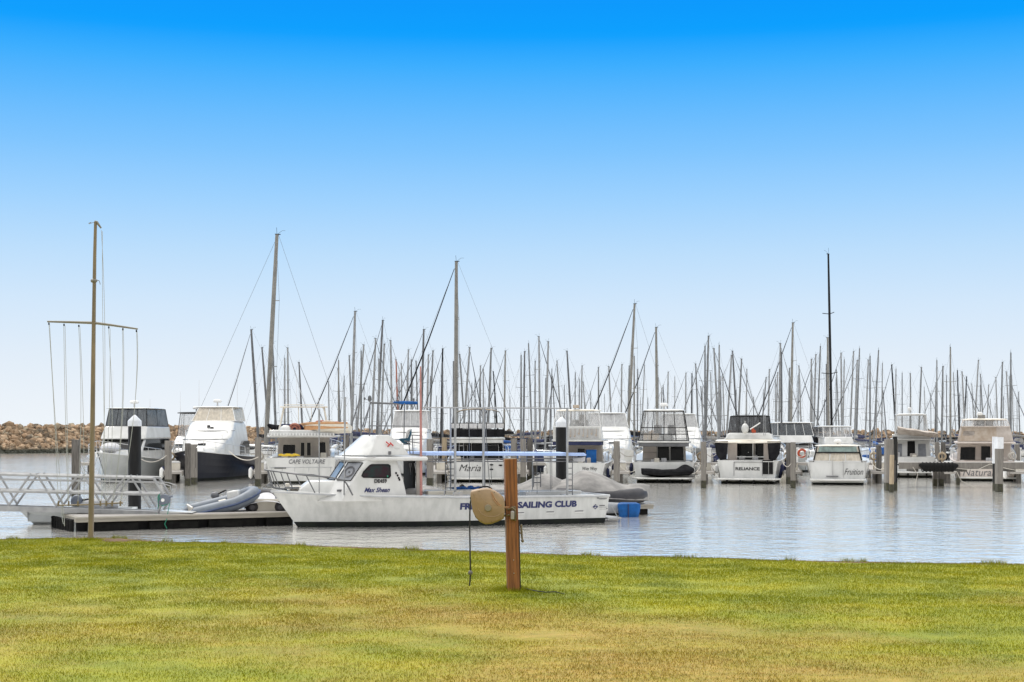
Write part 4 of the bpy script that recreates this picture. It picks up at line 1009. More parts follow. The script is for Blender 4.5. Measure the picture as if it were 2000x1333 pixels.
for sg in (1,-1):
    mb = MB(); pts = [(.0,1.34),(2.7,1.45),(2.9,1.9),(1.6,1.75),(.6,1.62)]; y = 1.95*sg
    mb.loft([[(x,y-.05*sg,z) for x,z in pts],[(x,y+.03*sg,z) for x,z in pts]]); mb.build('coaming', M['gelcoat'], rt, bevel=.02)
    tubes(rt, 'side_rail', [[(.3,sg*1.97,1.4),(.35,sg*1.97,2.25),(3.2,sg*1.97,2.35),(3.4,sg*1.95,1.5)],[(1.8,sg*1.97,1.5),(1.8,sg*1.97,2.3)]], .022, 'steel')
# black inflatable across the platform
def inflatable(name, label, loc, rot, L, B, r, tube_m, floor_m, cover=None, stripe=None, cat='inflatable boat', group=None, bend=0):
    ro = empty(name, label, cat, loc, 0, group); ro.rotation_euler = rot
    pts = []; s1 = B/2-r
    for k in range(7): pts.append((-L/2+ (L*.62)*k/6, -s1, r))
    for k in range(1,10):
        a = math.pi*k/10; pts.append((-L/2+L*.62 + (L*.38-r)*math.sin(a)**.9, -s1*math.cos(a), r+ .16*math.sin(a)+bend*math.sin(a)))
    for k in range(6,-1,-1): pts.append((-L/2+ (L*.62)*k/6, s1, r))
    rad = [r*.35]+[r]*(len(pts)-2)+[r*.35]
    mb = MB(); mb.tube(pts, rad, 14); tb = mb.build('tube', M[tube_m], ro)
    if stripe:
        for sg in (1,-1):
            mb = MB(); mb.tube([(p[0],p[1]+(sg*0),p[2]) for p in pts[1:-1]], r*1.012, 14)
            mb2 = MB(); out = []
            for p in pts[1:-1]:
                d_ = Vector((p[0]-(-L/2+L*.62) if p[0] > -L/2+L*.62 else 0, p[1], 0)).normalized(); out.append((p[0]+d_.x*r*.98, p[1]+d_.y*r*.98, p[2]+.02))
            if sg == 1: mb2.tube(out, .045, 6); mb2.build('rubbing_strake', M[stripe], ro)
    mb = MB(); mb.frus((-L/2+.15, L*.28, s1, s1*.6, .05), (-L/2+.15, L*.28, s1, s1*.6, .10)); mb.box(-L/2+.18,-L/2+.24,-s1,s1,.05,r*2.1); mb.build('floor', M[floor_m], ro)
    mb = MB(); mb.box(-.1,.15,-s1,s1,r*1.5,r*1.62); mb.build('thwart', M[floor_m], ro)
    if cover:
        cm, hp = cover; mb = MB(); rings = []; n_ = 18; m_ = 12
        for i in range(n_+1):
            f = i/n_; x = -L/2-.05+(L+.12)*f; w_ = (B/2+.03)*(1-max(0,(f-.58)/.42)**2.4)**.6 if f < 1 else .06
            w_ = max(w_,.10); pk = hp(f); ring = []
            for j in range(m_+1):
                a = -1+2*j/m_; z = r*1.25+.16*max(0,(f-.6)/.4)+pk*(1-abs(a)**1.6)+.03*noise.noise(Vector((f*9,a*4,L)))
                if abs(a) > .99: z = r*.8
                ring.append((x, a*w_, z))
            rings.append(ring)
        mb.loft(rings, False, False, False); mb.build('cover', M[cm], ro, ang=60, solid=.012, sub=1)
    return ro
inflatable('inflatable_boat', 'covered black inflatable lying across the stern of the white flybridge cruiser', (XX(1304,Y-.25), K*Y-.50, .42), (R(8),R(2),R(180)), 3.3, 1.35, .21, 'black_fabric','black_mat', cover=('black_fabric', lambda f: .18+.34*math.exp(-((f-.16)/.12)**2)))

# RELIANCE
cx = 1460; Y = 49.5
rt, h, q = stern_boat('white cruiser lettered RELIANCE with black side curtains and a dark flybridge canopy', cx, Y, -14, 12.5, 4.2,
    dict(fs=1.5, fb=2.2, lc=2.4, well=.85, zf=2.82, hw=1.55, fw=1.62, ov=1.2, bulw=.28, zr=4.35, bulkm='beige_wall', film='vinyl_dark', frame='black_mat', cols=4, roofm='black_mat', rt=.05, over=.02, elen=2.2, ew=(1.38,1.26), roof=True, zp=.36, pw=1.02, plen=.8,
         aftwin=[(.08,.22,.55,.88,'glass_dark'),(.6,.02,.93,.9,'glass_dark')], ant=((.5,.3,1.4),(.8,.2,.9)),
         text=('RELIANCE', .76, -.78, .86, 1.06, 'black_ink', 0, .03)))
for y0_, y1_ in ((.75,1.35),(-1.35,-.95)):
    mb = MB(); mb.box(.9,1.05,y0_,y1_,.9,2.6); mb.build('bulkhead_column', M['gelcoat_pink'], rt, bevel=.04)
for sg, tw_ in ((1,.62),(-1,.45)):
    mb = MB(); mb.loft([[(.1,sg*2.1,2.72),(.1,sg*2.0,1.9),(.1,sg*1.75,1.5),(.1,sg*1.35,1.55),(.1,sg*1.25,2.72)],[(.04,sg*2.12,2.72),(.04,sg*2.02,1.9),(.04,sg*1.76,1.5),(.04,sg*1.35,1.55),(.04,sg*1.25,2.72)]])
    mb.build('side_curtain', M['black_fabric'], rt, ang=20)
mb = MB(); rings = []
for x, dz in ((.0,-.06),(.8,.06),(1.6,.10)):
    rings.append([(x, 2.1-4.2*j/10, 2.72+dz+.0-.10*math.sin(math.pi*j/10)*(1 if x < .1 else 0)+.05*math.sin(math.pi*j/10)) for j in range(11)])
mb.loft(rings, False, False, False); mb.build('awning', M['gelcoat_cream'], rt, solid=.03)
mb = MB(); mb.frus((1.0,3.2,1.62,1.5,2.80),(1.25,3.0,1.35,1.3,3.28)); mb.build('flybridge_coaming', M['gelcoat'], rt, bevel=.12, seg=3)
mb = MB(); mb.box(-.12,.0,-1.62,-.98,.62,1.52); mb.build('gate_opening', M['black_mat'], rt)
tubes(rt, 'gate_rail', [[(-.14,-1.7,1.42),(-.14,-.98,1.42)],[(-.14,-1.35,.62),(-.14,-1.35,1.42)]], .02, 'steel')
mb = MB(); mb.box(-.10,-.005,.85,.87,.5,1.4); mb.box(-.10,-.005,-.96,-.94,.5,1.5); mb.box(-.05,-.005,-.94,.85,1.38,1.40); mb.build('hatch_seam', M['grey_ink'], rt)
mb = MB(); mb.tube([(1.0,.05,2.0),(1.0,-.0,2.0)], .02, 5); mb.box(.8,.84,-1.0,.8,1.68,1.74); mb.tube([(.82,-.28,.9),(.82,-.28,2.72)], .025, 6); mb.build('cockpit_post', M['white_paint'], rt)
mb = MB(); mb.ell((.75,.22,3.55),.2,.24,.34,12,8); mb.tube([(.75,.22,3.8),(.75,.22,4.05)], .03, 6); mb.build('satellite_dome', M['gelcoat'], rt)
mb = MB(); mb.ell((.8,-.28,3.42),.08,.10,.17,8,6); mb.ell((.8,-.40,3.36),.07,.08,.11,8,6); mb.build('red_flag_roll', M['orange'], rt)
tubes(rt, 'flag_pole', [[(.8,-.1,3.5),(.8,-.75,3.92)]], .04, 'white_paint')
tubes(rt, 'stern_post', [[(.95,-.95,3.1),(.95,-.95,4.5)],[(.95,-1.05,3.1),(.95,-1.05,4.5)]], .02, 'alu')

# FRUITION
cx = 1636; Y = 48.5
root = boat_root('low cream topped sports cruiser lettered FRUITION with green tinted stern screen', cx, Y, R(90-13), name='sports_cruiser')
h = Hull(11, 4.15, 1.42, 1.75, rake=1.9, st=.90, ch=.82, trake=-.25, boot=.14)
h.build(root, ('antifoul','antifoul','gelcoat','gelcoat','gelcoat','gelcoat'), deck_from=.30, well=.7)
mb = MB(); w=1.72; mb.plan([(.05,w),(.05,-w),(-.5,-w),(-.75,-w*.88),(-.75,w*.88),(-.5,w)], .26,.37); mb.build('swim_platform', M['gelcoat'], root, bevel=.03)
enclosure(root, (.25, 4.2, 1.52, 1.35, 1.42), (.75, 3.4, 1.30, 1.15, 2.42), 'gelcoat', 'vinyl_cream', .05, 3, True, 'gelcoat_cream', True, .16, .06)
mb = MB(); qd = [Vector((.23+.5*f,sg*(1.52-.22*f),1.42+f)) for f,sg in ((0,1),(0,-1),(1,-1),(1,1))]
mb.win(qd,.06,.62,.94,.95,.03,.02,.05); sc_w = mb.build('stern_screen', M['glass_green'], root)
tubes(root, 'screen_frame', [[(.2+.5*f,y*(1-.14*f),1.42+f) for f in (0,1)] for y in (1.5,-1.5)]+[[(.46,1.4,2.02),(.46,-1.4,2.02)]], .045, 'black_mat')
tubes(root, 'stern_rail', [[(-.15,.3,.4),(-.15,.3,1.68),(-.15,-.35,1.68),(-.15,-.35,.4)],[(-.15,1.7,.5),(-.15,1.72,1.5),(-.1,.35,1.5)],[(-.15,-1.7,.5),(-.15,-1.72,1.5),(-.1,-.4,1.5)]], .022, 'steel')
mb = MB(); mb.box(-.25,-.2,-.05,.7,.5,.56); mb.build('folded_ladder', M['grey_ink'], root)
put_text('name_lettering', 'Fruition', lambda u,v: (-.25*(1-(.67+.42*v)/1.47)-.03, -.42-1.15*u, .64+.38*v), M['black_ink'], root, .4, -.002)
for sg in (1,-1): tubes(root, 'side_rail', [[(1.0,sg*2.0,1.5),(1.05,sg*2.0,2.0),(5,sg*2.0,2.15),(9,sg*1.2,2.35),(10.8,0,2.45)]]+[[(x,sg*y,1.5),(x,sg*y,2.1)] for x,y in ((2.5,2.0),(4,2.0),(6,1.9),(8,1.5))], .018, 'steel')
mb = MB(); mb.frus((3.8,8,1.3,.6,1.5),(4.2,7,1.1,.5,1.95)); mb.build('trunk_cabin', M['gelcoat'], root, bevel=.1)
antenna(root, 2.2, .5, 2.5, 2.2); radar(root, 2.2, 2.5, 0, .26, .1)

# small trawler behind the walkway
cx = 1782; Y = 56
rt, h, q = stern_boat('small white wheelhouse trawler with beige boat cover, behind the grey walkway at the tyre fender', cx, Y, -13, 10.5, 3.5,
    dict(name='trawler', fs=1.5, fb=2.1, lc=1.8, well=.8, zf=2.75, hw=1.42, fw=1.5, ov=.6, bulw=.3, zr=4.6, sal=.6, eaft=False, film='vinyl', cols=1, ew=(1.15,1.05), elen=2.6, roofm='gelcoat', frame='gelcoat', fr=.05,
         aftwin=[(.08,.35,.26,.85,'window_grey'),(.40,.05,.60,.95,'black_mat'),(.68,.35,.88,.85,'window_grey')], helm=False, st=.9, radar=(.1,.16), ant=((.6,0,1.6),(1,.2,.9)), zp=.45))
mb = MB(); rings = []
for i in range(9):
    f = i/8; rings.append([(.3+a*1.3, 1.05-2.9*f, 3.15+.62*math.sin(math.pi*min(1,a+.25))*(1-f*.35)-.25*f+.05*math.sin(i*2+a*5)) for a in (0,.2,.4,.6,.8,1)])
mb.loft(rings, False, False, False); mb.build('boat_cover', M['pinkish_fabric'], rt, solid=.02, sub=1)
mb = MB()
for y in (-1.0,-.35,.3,.9): mb.ell((-.06,y,.95),.04,.16,.09,8,6)
mb.build('scupper', M['black_mat'], rt)
mb = MB(); mb.box(.1,.2,-1.3,1.3,1.38,1.44); mb.build('aft_rail', M['gelcoat'], rt)

# NATURALISTE
cx = 1926; Y = 52
rt, h, q = stern_boat('pinkish white cruiser lettered NATURALISTE behind the grey walkway', cx, Y, -15, 12, 4.3,
    dict(fs=1.35, fb=2.1, lc=2.2, well=.85, zf=2.55, hw=1.85, fw=1.98, ov=1.4, bulw=1.05, zr=4.15, sup='gelcoat_pink', bulwm='pinkish_fabric', film='vinyl', cols=4, elen=3.2, btap=.88, ew=(1.60,1.42), roofm='gelcoat_cream', frame='gelcoat_pink', bulwwin=[(.04,.04,.72,.95,'brown_panel'),(.08,.4,.3,.7,'pinkish_fabric')],
         hullm=('antifoul','antifoul','gelcoat_pink','gelcoat_pink','gelcoat_pink','gelcoat_pink'), platform=True, zp=.28, plen=.4,
         aftwin=[(.06,.25,.34,.85,'glass_dark'),(.44,.10,.62,.88,'glass_dark'),(.65,.10,.83,.88,'glass_dark')], wframe='gelcoat_pink', seats=(.2,), radar=(.3,.2), ant=((.4,1.0,.8),),
         text=('Naturaliste', 1.50, -1.40, .36, .84, 'grey_ink', .25, .0)))

# hidden working vessel glimpse: dark cruiser edge between RELIANCE and walkway is left to the yachts behind
# ================================================================ the sailing club launch
CB0 = Vector((3.05, 53.6, 0)); CBR = math.atan2(-0.327, -0.945)
club = empty('work_launch', 'long white launch lettered FREMANTLE SAILING CLUB moored before the covered inflatables', 'launch', tuple(CB0), CBR)
ci, si = math.cos(-CBR), math.sin(-CBR)
def loc(px, py, yl=0.0):
    """photo position on the plane y = yl of the launch's own axes -> (x, z)"""
    def tl(v): return Vector((ci*v.x-si*v.y, si*v.x+ci*v.y, v.z))
    o = tl(Vector((0,0,EYE))-CB0); d_ = tl(Vector(((px-1000)/FP, 1, -(py-HOR)/FP)))
    k = (yl-o.y)/d_.y; p = o+d_*k
    return p.x, p.z
def L3(px, py, yl=0.0): x, z = loc(px, py, yl); return Vector((x, yl, z))
CL = loc(530, 955, 0)[0]
ch = Hull(CL, 3.3, 1.04, loc(530,957,0)[1]-.02, rake=.95, st=.93, ch=.86, trake=.12, flare=1.35, full=.5, pw=2.0, boot=.19, sheerp=2.6)
ch.build(club, ('antifoul','antifoul','gelcoat_old','gelcoat_old','gelcoat','gelcoat'), deck_from=.33, well=.45, n=30)
mb = MB()       # grey rub strip and toe rail
pr = [ch.pt(t/24,1) for t in range(25)]
mb.tube([(x,y+.03,z-.05) for x,y,z in pr]+[(x,-y-.03,z-.05) for x,y,z in pr[::-1]], .03, 6); mb.build('fender_strip', M['alu_dull'], club)
yb = 1.55
put_text('name_lettering', 'FREMANTLE', lambda u,v: Vector(ch.side(loc(899+106*u, 990,yb)[0], .585+.235*v)) + Vector((0,.012,0)), M['navy_ink'], club, 0, .05)
put_text('name_lettering', 'SAILING', lambda u,v: Vector(ch.side(loc(1011+67.5*u, 990,yb)[0], .60+.235*v)) + Vector((0,.012,0)), M['navy_ink'], club, 0, .05)
put_text('name_lettering', 'CLUB', lambda u,v: Vector(ch.side(loc(1084+43.5*u, 990,yb)[0], .61+.235*v)) + Vector((0,.012,0)), M['navy_ink'], club, 0, .05)
def hullside(px, z): return Vector(ch.side(loc(px,990,yb)[0], z)) + Vector((0,.012,0))
mb = MB()
def dm(cx_, cz, s_): mb.add([hullside(cx_-s_*18,cz), hullside(cx_,cz-s_*.33), hullside(cx_+s_*18,cz), hullside(cx_,cz+s_*.33)], [(0,1,2,3)])
dm(1164.5,.60,.30); mb.mi = 1
def q_(pts): mb.add([hullside(x,z)+Vector((0,.004,0)) for x,z in pts], [tuple(range(len(pts)))])
q_([(1162.5,.625),(1165.5,.655),(1167.5,.635),(1165,.625)]); q_([(1161.8,.56),(1164,.585),(1166.8,.575),(1163.8,.545)]); q_([(1162.5,.625),(1164.2,.612),(1166.8,.575),(1165.2,.60)])
mb.build('emblem', [M['navy_ink'], M['gelcoat']], club)
mb = MB()       # small print beside the emblem, too small to read
for z, a, b_, hh in ((.625,1172,1183,.035),(.575,1172,1188,.012),(.505,1173,1188,.008),(.51,1186,1189,.03),(.90,1166,1170,.04),(.89,1170,1186,.022),(.86,1171,1184,.008)):
    mb.add([hullside(a,z),hullside(b_,z),hullside(b_,z+hh),hullside(a,z+hh)], [(0,1,2,3)])
mb.build('small_print', M['grey_ink'], club)
for a, b_, z in ((1012,1025,.40),(1068,1084,.41),(1124,1142,.42)):
    mb = MB(); mb.obox((hullside(a,z)+hullside(b_,z))/2+Vector((0,.005,0)), abs(hullside(a,z).x-hullside(b_,z).x), .03, .03); mb.mi = 1
    mb.obox((hullside(a,z)+hullside(b_,z))/2+Vector((0,.004,.035)), abs(hullside(a,z).x-hullside(b_,z).x)*.9, .012, .03); mb.build('vent_slot', [M['white_paint'], M['grey_ink']], club)

# cabin: three-faced front, raked sides
hy = 1.30
xa0, z0 = loc(797,974,hy); xs0 = loc(688,950,hy)[0]; xf0 = loc(650,930,.6)[0]
xa1, zr_ = loc(775,899,hy-.1); xs1 = loc(716,899,hy-.1)[0]; xf1 = loc(680,896,.55)[0]
def cab(xa, xs, xf, h_, hf, z): return [Vector(p) for p in ((xa,h_,z),(xa,-h_,z),(xs,-h_,z),(xf,-hf,z),(xf,hf,z),(xs,h_,z))]
zd = .92
B_ = cab(xa0, xs0+.35, xf0+.55, hy, .72, zd); Mid = cab(xa0*.6+xa1*.4, loc(686,944,hy)[0], loc(652,932,.6)[0], hy-.01, .66, loc(686,944,hy)[1]); T_ = cab(xa1, xs1, xf1, hy-.10, .58, zr_)
mb = MB(); mb.loft([B_, Mid, T_]); cabn = mb.build('cabin', M['gelcoat'], club, bevel=.03)
def face_uv(px, py):        # pixel on the cabin's port wall
    return L3(px, py, hy-.04)
side_pts = [(706.5,930),(710,922),(722.5,909.5),(726,908),(759,908),(762,910),(762.3,930),(760,933.5),(709,932.5)]
mb = MB(); A = [L3(x,y,hy-.05+(py_:=0)) for x,y in side_pts]
def wally(z): return hy-.01-.09*(z-Mid[0].z)/(zr_-Mid[0].z)
mb.loft([[Vector((p.x, wally(p.z)-.02, p.z)) for p in A],[Vector((p.x, wally(p.z)+.012, p.z)) for p in A]]); w_ = mb.build('side_window', M['glass_teal'], cabn)
mb = MB(); mb.tube([Vector((p.x, wally(p.z)+.012, p.z)) for p in A], .022, 5, closed=True); mb.build('window_frame', M['black_mat'], w_)
mb = MB(); mb.win((Vector((L3(756,931,0).x,1.245,L3(756,931,0).z)),)*0 or [Vector((L3(763-8*u,933-5*v,hy).x, wally(1.7)+.028, L3(763-8*u,933-5*v,hy).z)) for u,v in ((1,0),(0,0),(0,1),(1,1))], .1,.1,.4,.9,.01,.008,.03); mb.build('sticker', M['rope_green'], w_)
# front quarter window with the clear-view disc; centre screens
def facet(i, j): return (Mid[i], Mid[j], T_[j], T_[i])
fq = facet(5,4)
fq2 = (Mid[4], Mid[5], T_[5], T_[4])
n_ = (Mid[4]-Mid[5]).cross(T_[5]-Mid[5])
for (i,j), sp in (((4,5),True),((2,3),False),((3,4),False)):
    qd = facet(i,j); nn = (qd[1]-qd[0]).cross(qd[3]-qd[0]).normalized()
    cen = sum(qd, Vector())/4
    if nn.dot(cen-Vector((cen.x-1,0,cen.z))) < 0: qd = facet(j,i)
    mb = MB(); mb.win(qd,.10,.10,.90,.88,.014,.012,.06); w2 = mb.build('windscreen', M['window_grey'], cabn)
    a,b_,c,d_ = qd; P = lambda u,v: a*(1-u)*(1-v)+b_*u*(1-v)+c*u*v+d_*(1-u)*v
    nn = (b_-a).cross(d_-a).normalized()
    mb = MB(); mb.tube([P(u,v)+nn*.016 for u,v in ((.1,.1),(.9,.1),(.9,.88),(.1,.88))], .018, 5, closed=True); mb.build('window_frame', M['black_mat'], w2)
    if sp:
        c0 = P(.5,.47)+nn*.025; ux = (b_-a).normalized(); uy = nn.cross(ux); mb = MB()
        for r_ in (.21,.17): mb.tube([c0+ux*math.cos(k*math.pi/12)*r_+uy*math.sin(k*math.pi/12)*r_ for k in range(24)], .016, 5, closed=True)
        mb.cyl(c0, c0+nn*.03, .04, .03, 10); mb.build('clear_view_disc', M['grey_ink'], w2)
mb = MB(); mb.plan([(loc(640,0,.2)[0]*0+CL-1.55,.0),(CL-2.0,.42),(xf0+.1,.85),(xf0-.6,1.05),(xf0-.6,-1.05),(xf0+.1,-.85),(CL-2.0,-.42)], 1.02, 1.03)
# trunk forward of the screens
xt0, zt0 = loc(586,958,.55); xt1, zt1 = loc(609,939.5,.5); zt2 = loc(640,940.5,.6)[1]
tr = [[(xt0,.30,zt0-.12),(xt0,-.30,zt0-.12),(xt1,-.28,zt1),(xt1,.28,zt1)]]
mb = MB(); mb.loft([[Vector(p) for p in ((xt0+.12,.35,1.0),(xf0-.2,1.02,.95),(xf0-.2,-1.02,.95),(xt0+.12,-.35,1.0))],[Vector(p) for p in ((xt0,.32,zt0),(xf0-.2,.98,zt0-.03),(xf0-.2,-.98,zt0-.03),(xt0,-.32,zt0))],[Vector(p) for p in ((xt1,.25,zt1),(xf0-.4,.78,zt2+.02),(xf0-.4,-.78,zt2+.02),(xt1,-.25,zt1))]])
mb.build('forward_trunk', M['gelcoat'], club, bevel=.04)
mb = MB(); a = L3(656.5,958.5,1.0); b_ = L3(682,958.5,1.2); mb.obox((a+b_)/2+Vector((0,.03,0)), abs(a.x-b_.x), .03, .075); mb.build('vent_grille', M['grey_ink'], club)
put_text('registration', 'DE459', lambda u,v: Vector((L3(731+24.5*u,943.5,hy).x, hy+.012-.0, L3(740,944-8*v,hy).z)), M['black_ink'], cabn, 0, .05)
put_text('boat_name', 'Max Shean', lambda u,v: Vector((L3(711+50.5*u,962,hy).x, hy+.012, L3(740,962-9.5*v,hy).z)), M['navy_ink'], cabn, .45, .025)
# door opening behind the cabin
mb = MB(); mb.obox((xa0-.45,-.2,1.6),.10,1.3,1.5); mb.mi = 1; mb.obox((xa0-.42,1.1,1.55),.12,.14,1.75); mb.build('aft_bulkhead', [M['black_mat'], M['beige_wall']], club)
for x,y in ((774,924.5),(777,929),(779,934),(780.5,937.5)):
    mb = MB(); p = L3(x,y,hy); mb.ell((p.x,wally(p.z)+.02,p.z),.035,.02,.04,8,6); mb.build('latch', M['black_mat'], cabn)
# cabin roof / flybridge floor
xr0, zr0 = loc(835,896,1.35); xr1 = loc(656.5,892,.3)[0]
def rp(z, k=1.0): 
    x0_, x1_ = xr0, xr1; hw_ = 1.42*k; e = (1-k)*.8
    return [(x0_+e,hw_,z),(x0_+e,-hw_,z),(x1_-1.3,-hw_,z),(x1_-.35-e,-hw_*.62,z),(x1_-e,0,z+.03),(x1_-.35-e,hw_*.62,z),(x1_-1.3,hw_,z)]
mb = MB(); mb.loft([rp(zr_-.03,.95), rp(zr_+.0,1.0), rp(zr_+.07,1.0), rp(zr_+.12,.96)]); roof = mb.build('cabin_roof', M['gelcoat'], club, bevel=.02)
# flybridge fairing
zf0 = zr_+.10
def fr_(px0, px1, h_, hf, py):
    xa_, z_ = loc(px0,py,h_); xf_ = loc(px1,py,hf)[0]
    return [Vector(p) for p in ((xa_,h_,z_),(xa_,-h_,z_),((xa_+xf_*2)/3,-h_*.98,z_),(xf_-.25,-hf*1.25,z_),(xf_,-hf*.6,z_),(xf_,hf*.6,z_),(xf_-.25,hf*1.25,z_),((xa_+xf_*2)/3,h_*.98,z_))]
mb = MB(); mb.loft([fr_(800,672,1.22,.62,890), fr_(796,680,1.18,.60,884), fr_(787,694,1.10,.52,871), fr_(771,707,1.0,.46,858), fr_(760,716,.92,.42,850)])
fly = mb.build('flybridge', M['gelcoat'], club, bevel=.03, ang=45)
for (x,y,dx,dy) in ((757,866,3.4,3),(760.5,869.5,3.6,-3.2),(765,868,3.2,3.4)):
    mb = MB(); a = L3(x-dx,y-dy,1.12); b_ = L3(x+dx,y+dy,1.16); mb.tube([a,b_], .022, 5); mb.build('crossed_flags_emblem', M['red'], fly)
mb = MB(); a = L3(761,885,1.19); mb.obox(a+Vector((0,.02,0)), .09,.05,.11); mb.build('navigation_light_box', M['grey_ink'], fly)
mb = MB(); mb.ell(L3(776,876,1.10),.14,.05,.07,10,6); mb.ell(L3(782,872,1.05),.09,.05,.10,8,6); mb.build('moulded_scoop', M['gelcoat'], fly)
tubes(club, 'grab_rail', [[L3(716,896,1.3),L3(717,893.2,1.3),L3(766,893.2,1.3),L3(770,896,1.3)],[L3(742,896,1.3),L3(742,893.5,1.3)],[L3(794,896,1.3),L3(797,892.8,1.3),L3(815,892.8,1.3),L3(818,897,1.3)]], .014, 'steel')
# helm seat
mb = MB(); s0 = L3(790,866,.3)
mb.loft([[L3(x,y,yy) for x,y in ((778,858),(783,856.5),(798,856),(802,859),(800,863),(790,867),(786,866))] for yy in (.0,.5)]); mb.build('helm_seat', M['teal_fabric'], club, bevel=.03)
mb = MB(); mb.loft([[L3(x,y,yy) for x,y in ((796,857),(800,846),(802,838.5),(804,838.5),(804,848),(801,858))] for yy in (.0,.5)]); mb.build('seat_back', M['teal_fabric'], club, bevel=.03)
mb = MB(); mb.loft([[L3(x,y,yy) for x,y in ((791.5,856),(793,845),(797,839),(801.5,838),(799.5,846),(795.5,857))] for yy in (.04,.46)]); mb.build('seat_cushion', M['gelcoat'], club, bevel=.03)
# flybridge mast, rails and boom
YP, YS = 1.15, -1.15
tubes(club, 'flybridge_frame', [[L3(722.5,786,.7),L3(721.5,852,.7)],[L3(790,788,.7),L3(789,856,.7)],[L3(790,788,-.7),L3(789,856,-.7)],[L3(723,787,.7),L3(712,835,1.0)],[L3(723,790,.7),L3(706,838,1.1)],
    [L3(722,832,1.0),L3(819,833,1.0)],[L3(722,832,1.0),L3(722,832,-.8),L3(819,833,-.8)],[L3(790,862,.9),L3(822,866,.9)],[L3(798,862,1.0),L3(801,888,1.0)],[L3(805,850,1.0),L3(807,888,1.0)],[L3(803,850,1.0),L3(820,851,1.0)],[L3(801,887,1.0),L3(822,889,1.0)]], .018, 'alu_dark')
mb = MB(); mb.tube([L3(722,787,.0),L3(760,788.5,0),L3(816,789,0)], .035, 8); mb.build('boom', M['alu_dark'], club)
mb = MB(); mb.tube([L3(768,786.5,0),L3(785,787,0),L3(815,787.5,0)], [.03,.065,.055], 8); mb.build('blue_cover', M['blue_plastic'], club)
mb = MB(); mb.ell(L3(722,779,.3),.07,.07,.12,8,6); mb.obox(L3(808,781,0),.06,.06,.09); mb.obox(L3(777,783.5,0),.06,.05,.05); mb.ell(L3(712,779,.3),.04,.04,.05,6,5); mb.tube([L3(722,783,.3),L3(712,779,.3)],.01,5); mb.build('lights', M['alu_dark'], club)
# red pole
mb = MB(); mb.tube([L3(821.3,716,1.2),L3(821.8,800,1.2),L3(822.5,972,1.35)], [.026,.042,.050], 8); rp_ = mb.build('red_pole', M['pink_pole'], club)
mb = MB()
for k in range(14): mb.tube([L3(820+2.5*(k%2),940+2.3*k,1.42),L3(824-2*(k%2),942+2.3*k,1.44)], .02, 5)
mb.build('pole_lashing', M['pink_pole'], rp_)
# aft frame over the working deck
ft = 797
tubes(club, 'deck_frame', [[L3(825,796.5,1.3),L3(944,797,1.3),L3(1109,798,1.3)],[L3(1109,798,1.3),L3(1109,798,-1.2),L3(825,796.5,-1.2)],[L3(825,796.5,-1.2),L3(825,796.5,1.3)]], .024, 'alu')
for px, y1, r_ in ((889,974,.045),(944,960,.040),(1108,973,.045)):
    mb = MB(); mb.tube([L3(px,797,1.3),L3(px,y1,1.42)], r_, 8); mb.build('post', M['alu'], club)
for px, y0, y1 in ((1108,798,968),(946,797,968),(880,797,968)):
    mb = MB(); mb.tube([L3(px,y0,-1.2),L3(px,y1,-1.35)], .035, 8); mb.build('post', M['alu'], club)
for px, y0, y1, yl in ((917,797,943,.4),(947.5,797,955,.9),(1049,797,965,1.0),(1024,798,905,.2),(1075,798,960,.8),(856,797,905,.3),(1078,800,962,-.4),(960,905,948,.5)):
    mb = MB(); mb.tube([L3(px-1,y0,yl),L3(px,y1,yl)], .011, 5); mb.build('stay_wire', M['wire'], club)
mb = MB(); mb.tube([L3(948,800,.8),L3(951,880,.8),L3(957,955,.9)], .012, 5); mb.build('stay_wire', M['wire'], club)
def ladder(px, y0, y1, yl, w_=.34, n_=6):
    a, b_ = L3(px,y0,yl), L3(px,y1,yl); u = Vector((w_,0,0))
    tubes(club, 'ladder', [[a,b_],[a+u,b_+u]]+[[a.lerp(b_,k/n_),a.lerp(b_,k/n_)+u] for k in range(1,n_)], .016, 'alu_dark')
ladder(888,892,965,1.15); ladder(1056,915,952,-.6,.28,4); ladder(1118,892,972,1.2,.22,7)
# light blue awning over the after deck
ax0, az0 = loc(1140,889.5,1.2); ax1, az1 = loc(831,889,1.2)
mb = MB(); mb.loft([[Vector(p) for p in ((ax1,-1.25,az1-.02),(ax0,-1.25,az0-.03),(ax0-.35,-.6,az0-.03),(ax0-.35,.6,az0-.03),(ax0,1.25,az0-.03),(ax1,1.25,az1-.02))],
                    [Vector(p) for p in ((ax1,-1.27,az1+.10),(ax0,-1.27,az0+.09),(ax0-.35,-.6,az0+.02),(ax0-.35,.6,az0+.02),(ax0,1.27,az0+.09),(ax1,1.27,az1+.10))]])
mb.build('awning', M['light_blue'], club, bevel=.02)
tubes(club, 'awning_rail', [[L3(835,897.5,1.25),L3(1118,895.5,1.25)],[L3(835,902,1.25),L3(1118,901.5,1.25)],[L3(835,897.5,-1.25),L3(1140,896,-1.25)],[L3(1118,895,1.25),L3(1143,893,.9)]], .020, 'grey_ink')
mb = MB(); mb.loft([[L3(x,y,yy) for x,y in ((1118,893),(1143,893),(1142,902),(1120,902))] for yy in (-1,1)]); mb.build('awning_tail', M['light_fabric'], club, bevel=.02)
tubes(club, 'deck_rail', [[L3(830,957,1.45),L3(880,958,1.45),L3(920,957.5,1.45),L3(1108,958,1.45)],[L3(1034,958,1.45),L3(1034,974,1.5)],[L3(960,958,1.45),L3(960,974,1.5)],[L3(868,958,1.45),L3(868,974,1.5)],[L3(1040,898,-1.3),L3(1040,966,-1.3)]], .018, 'alu')
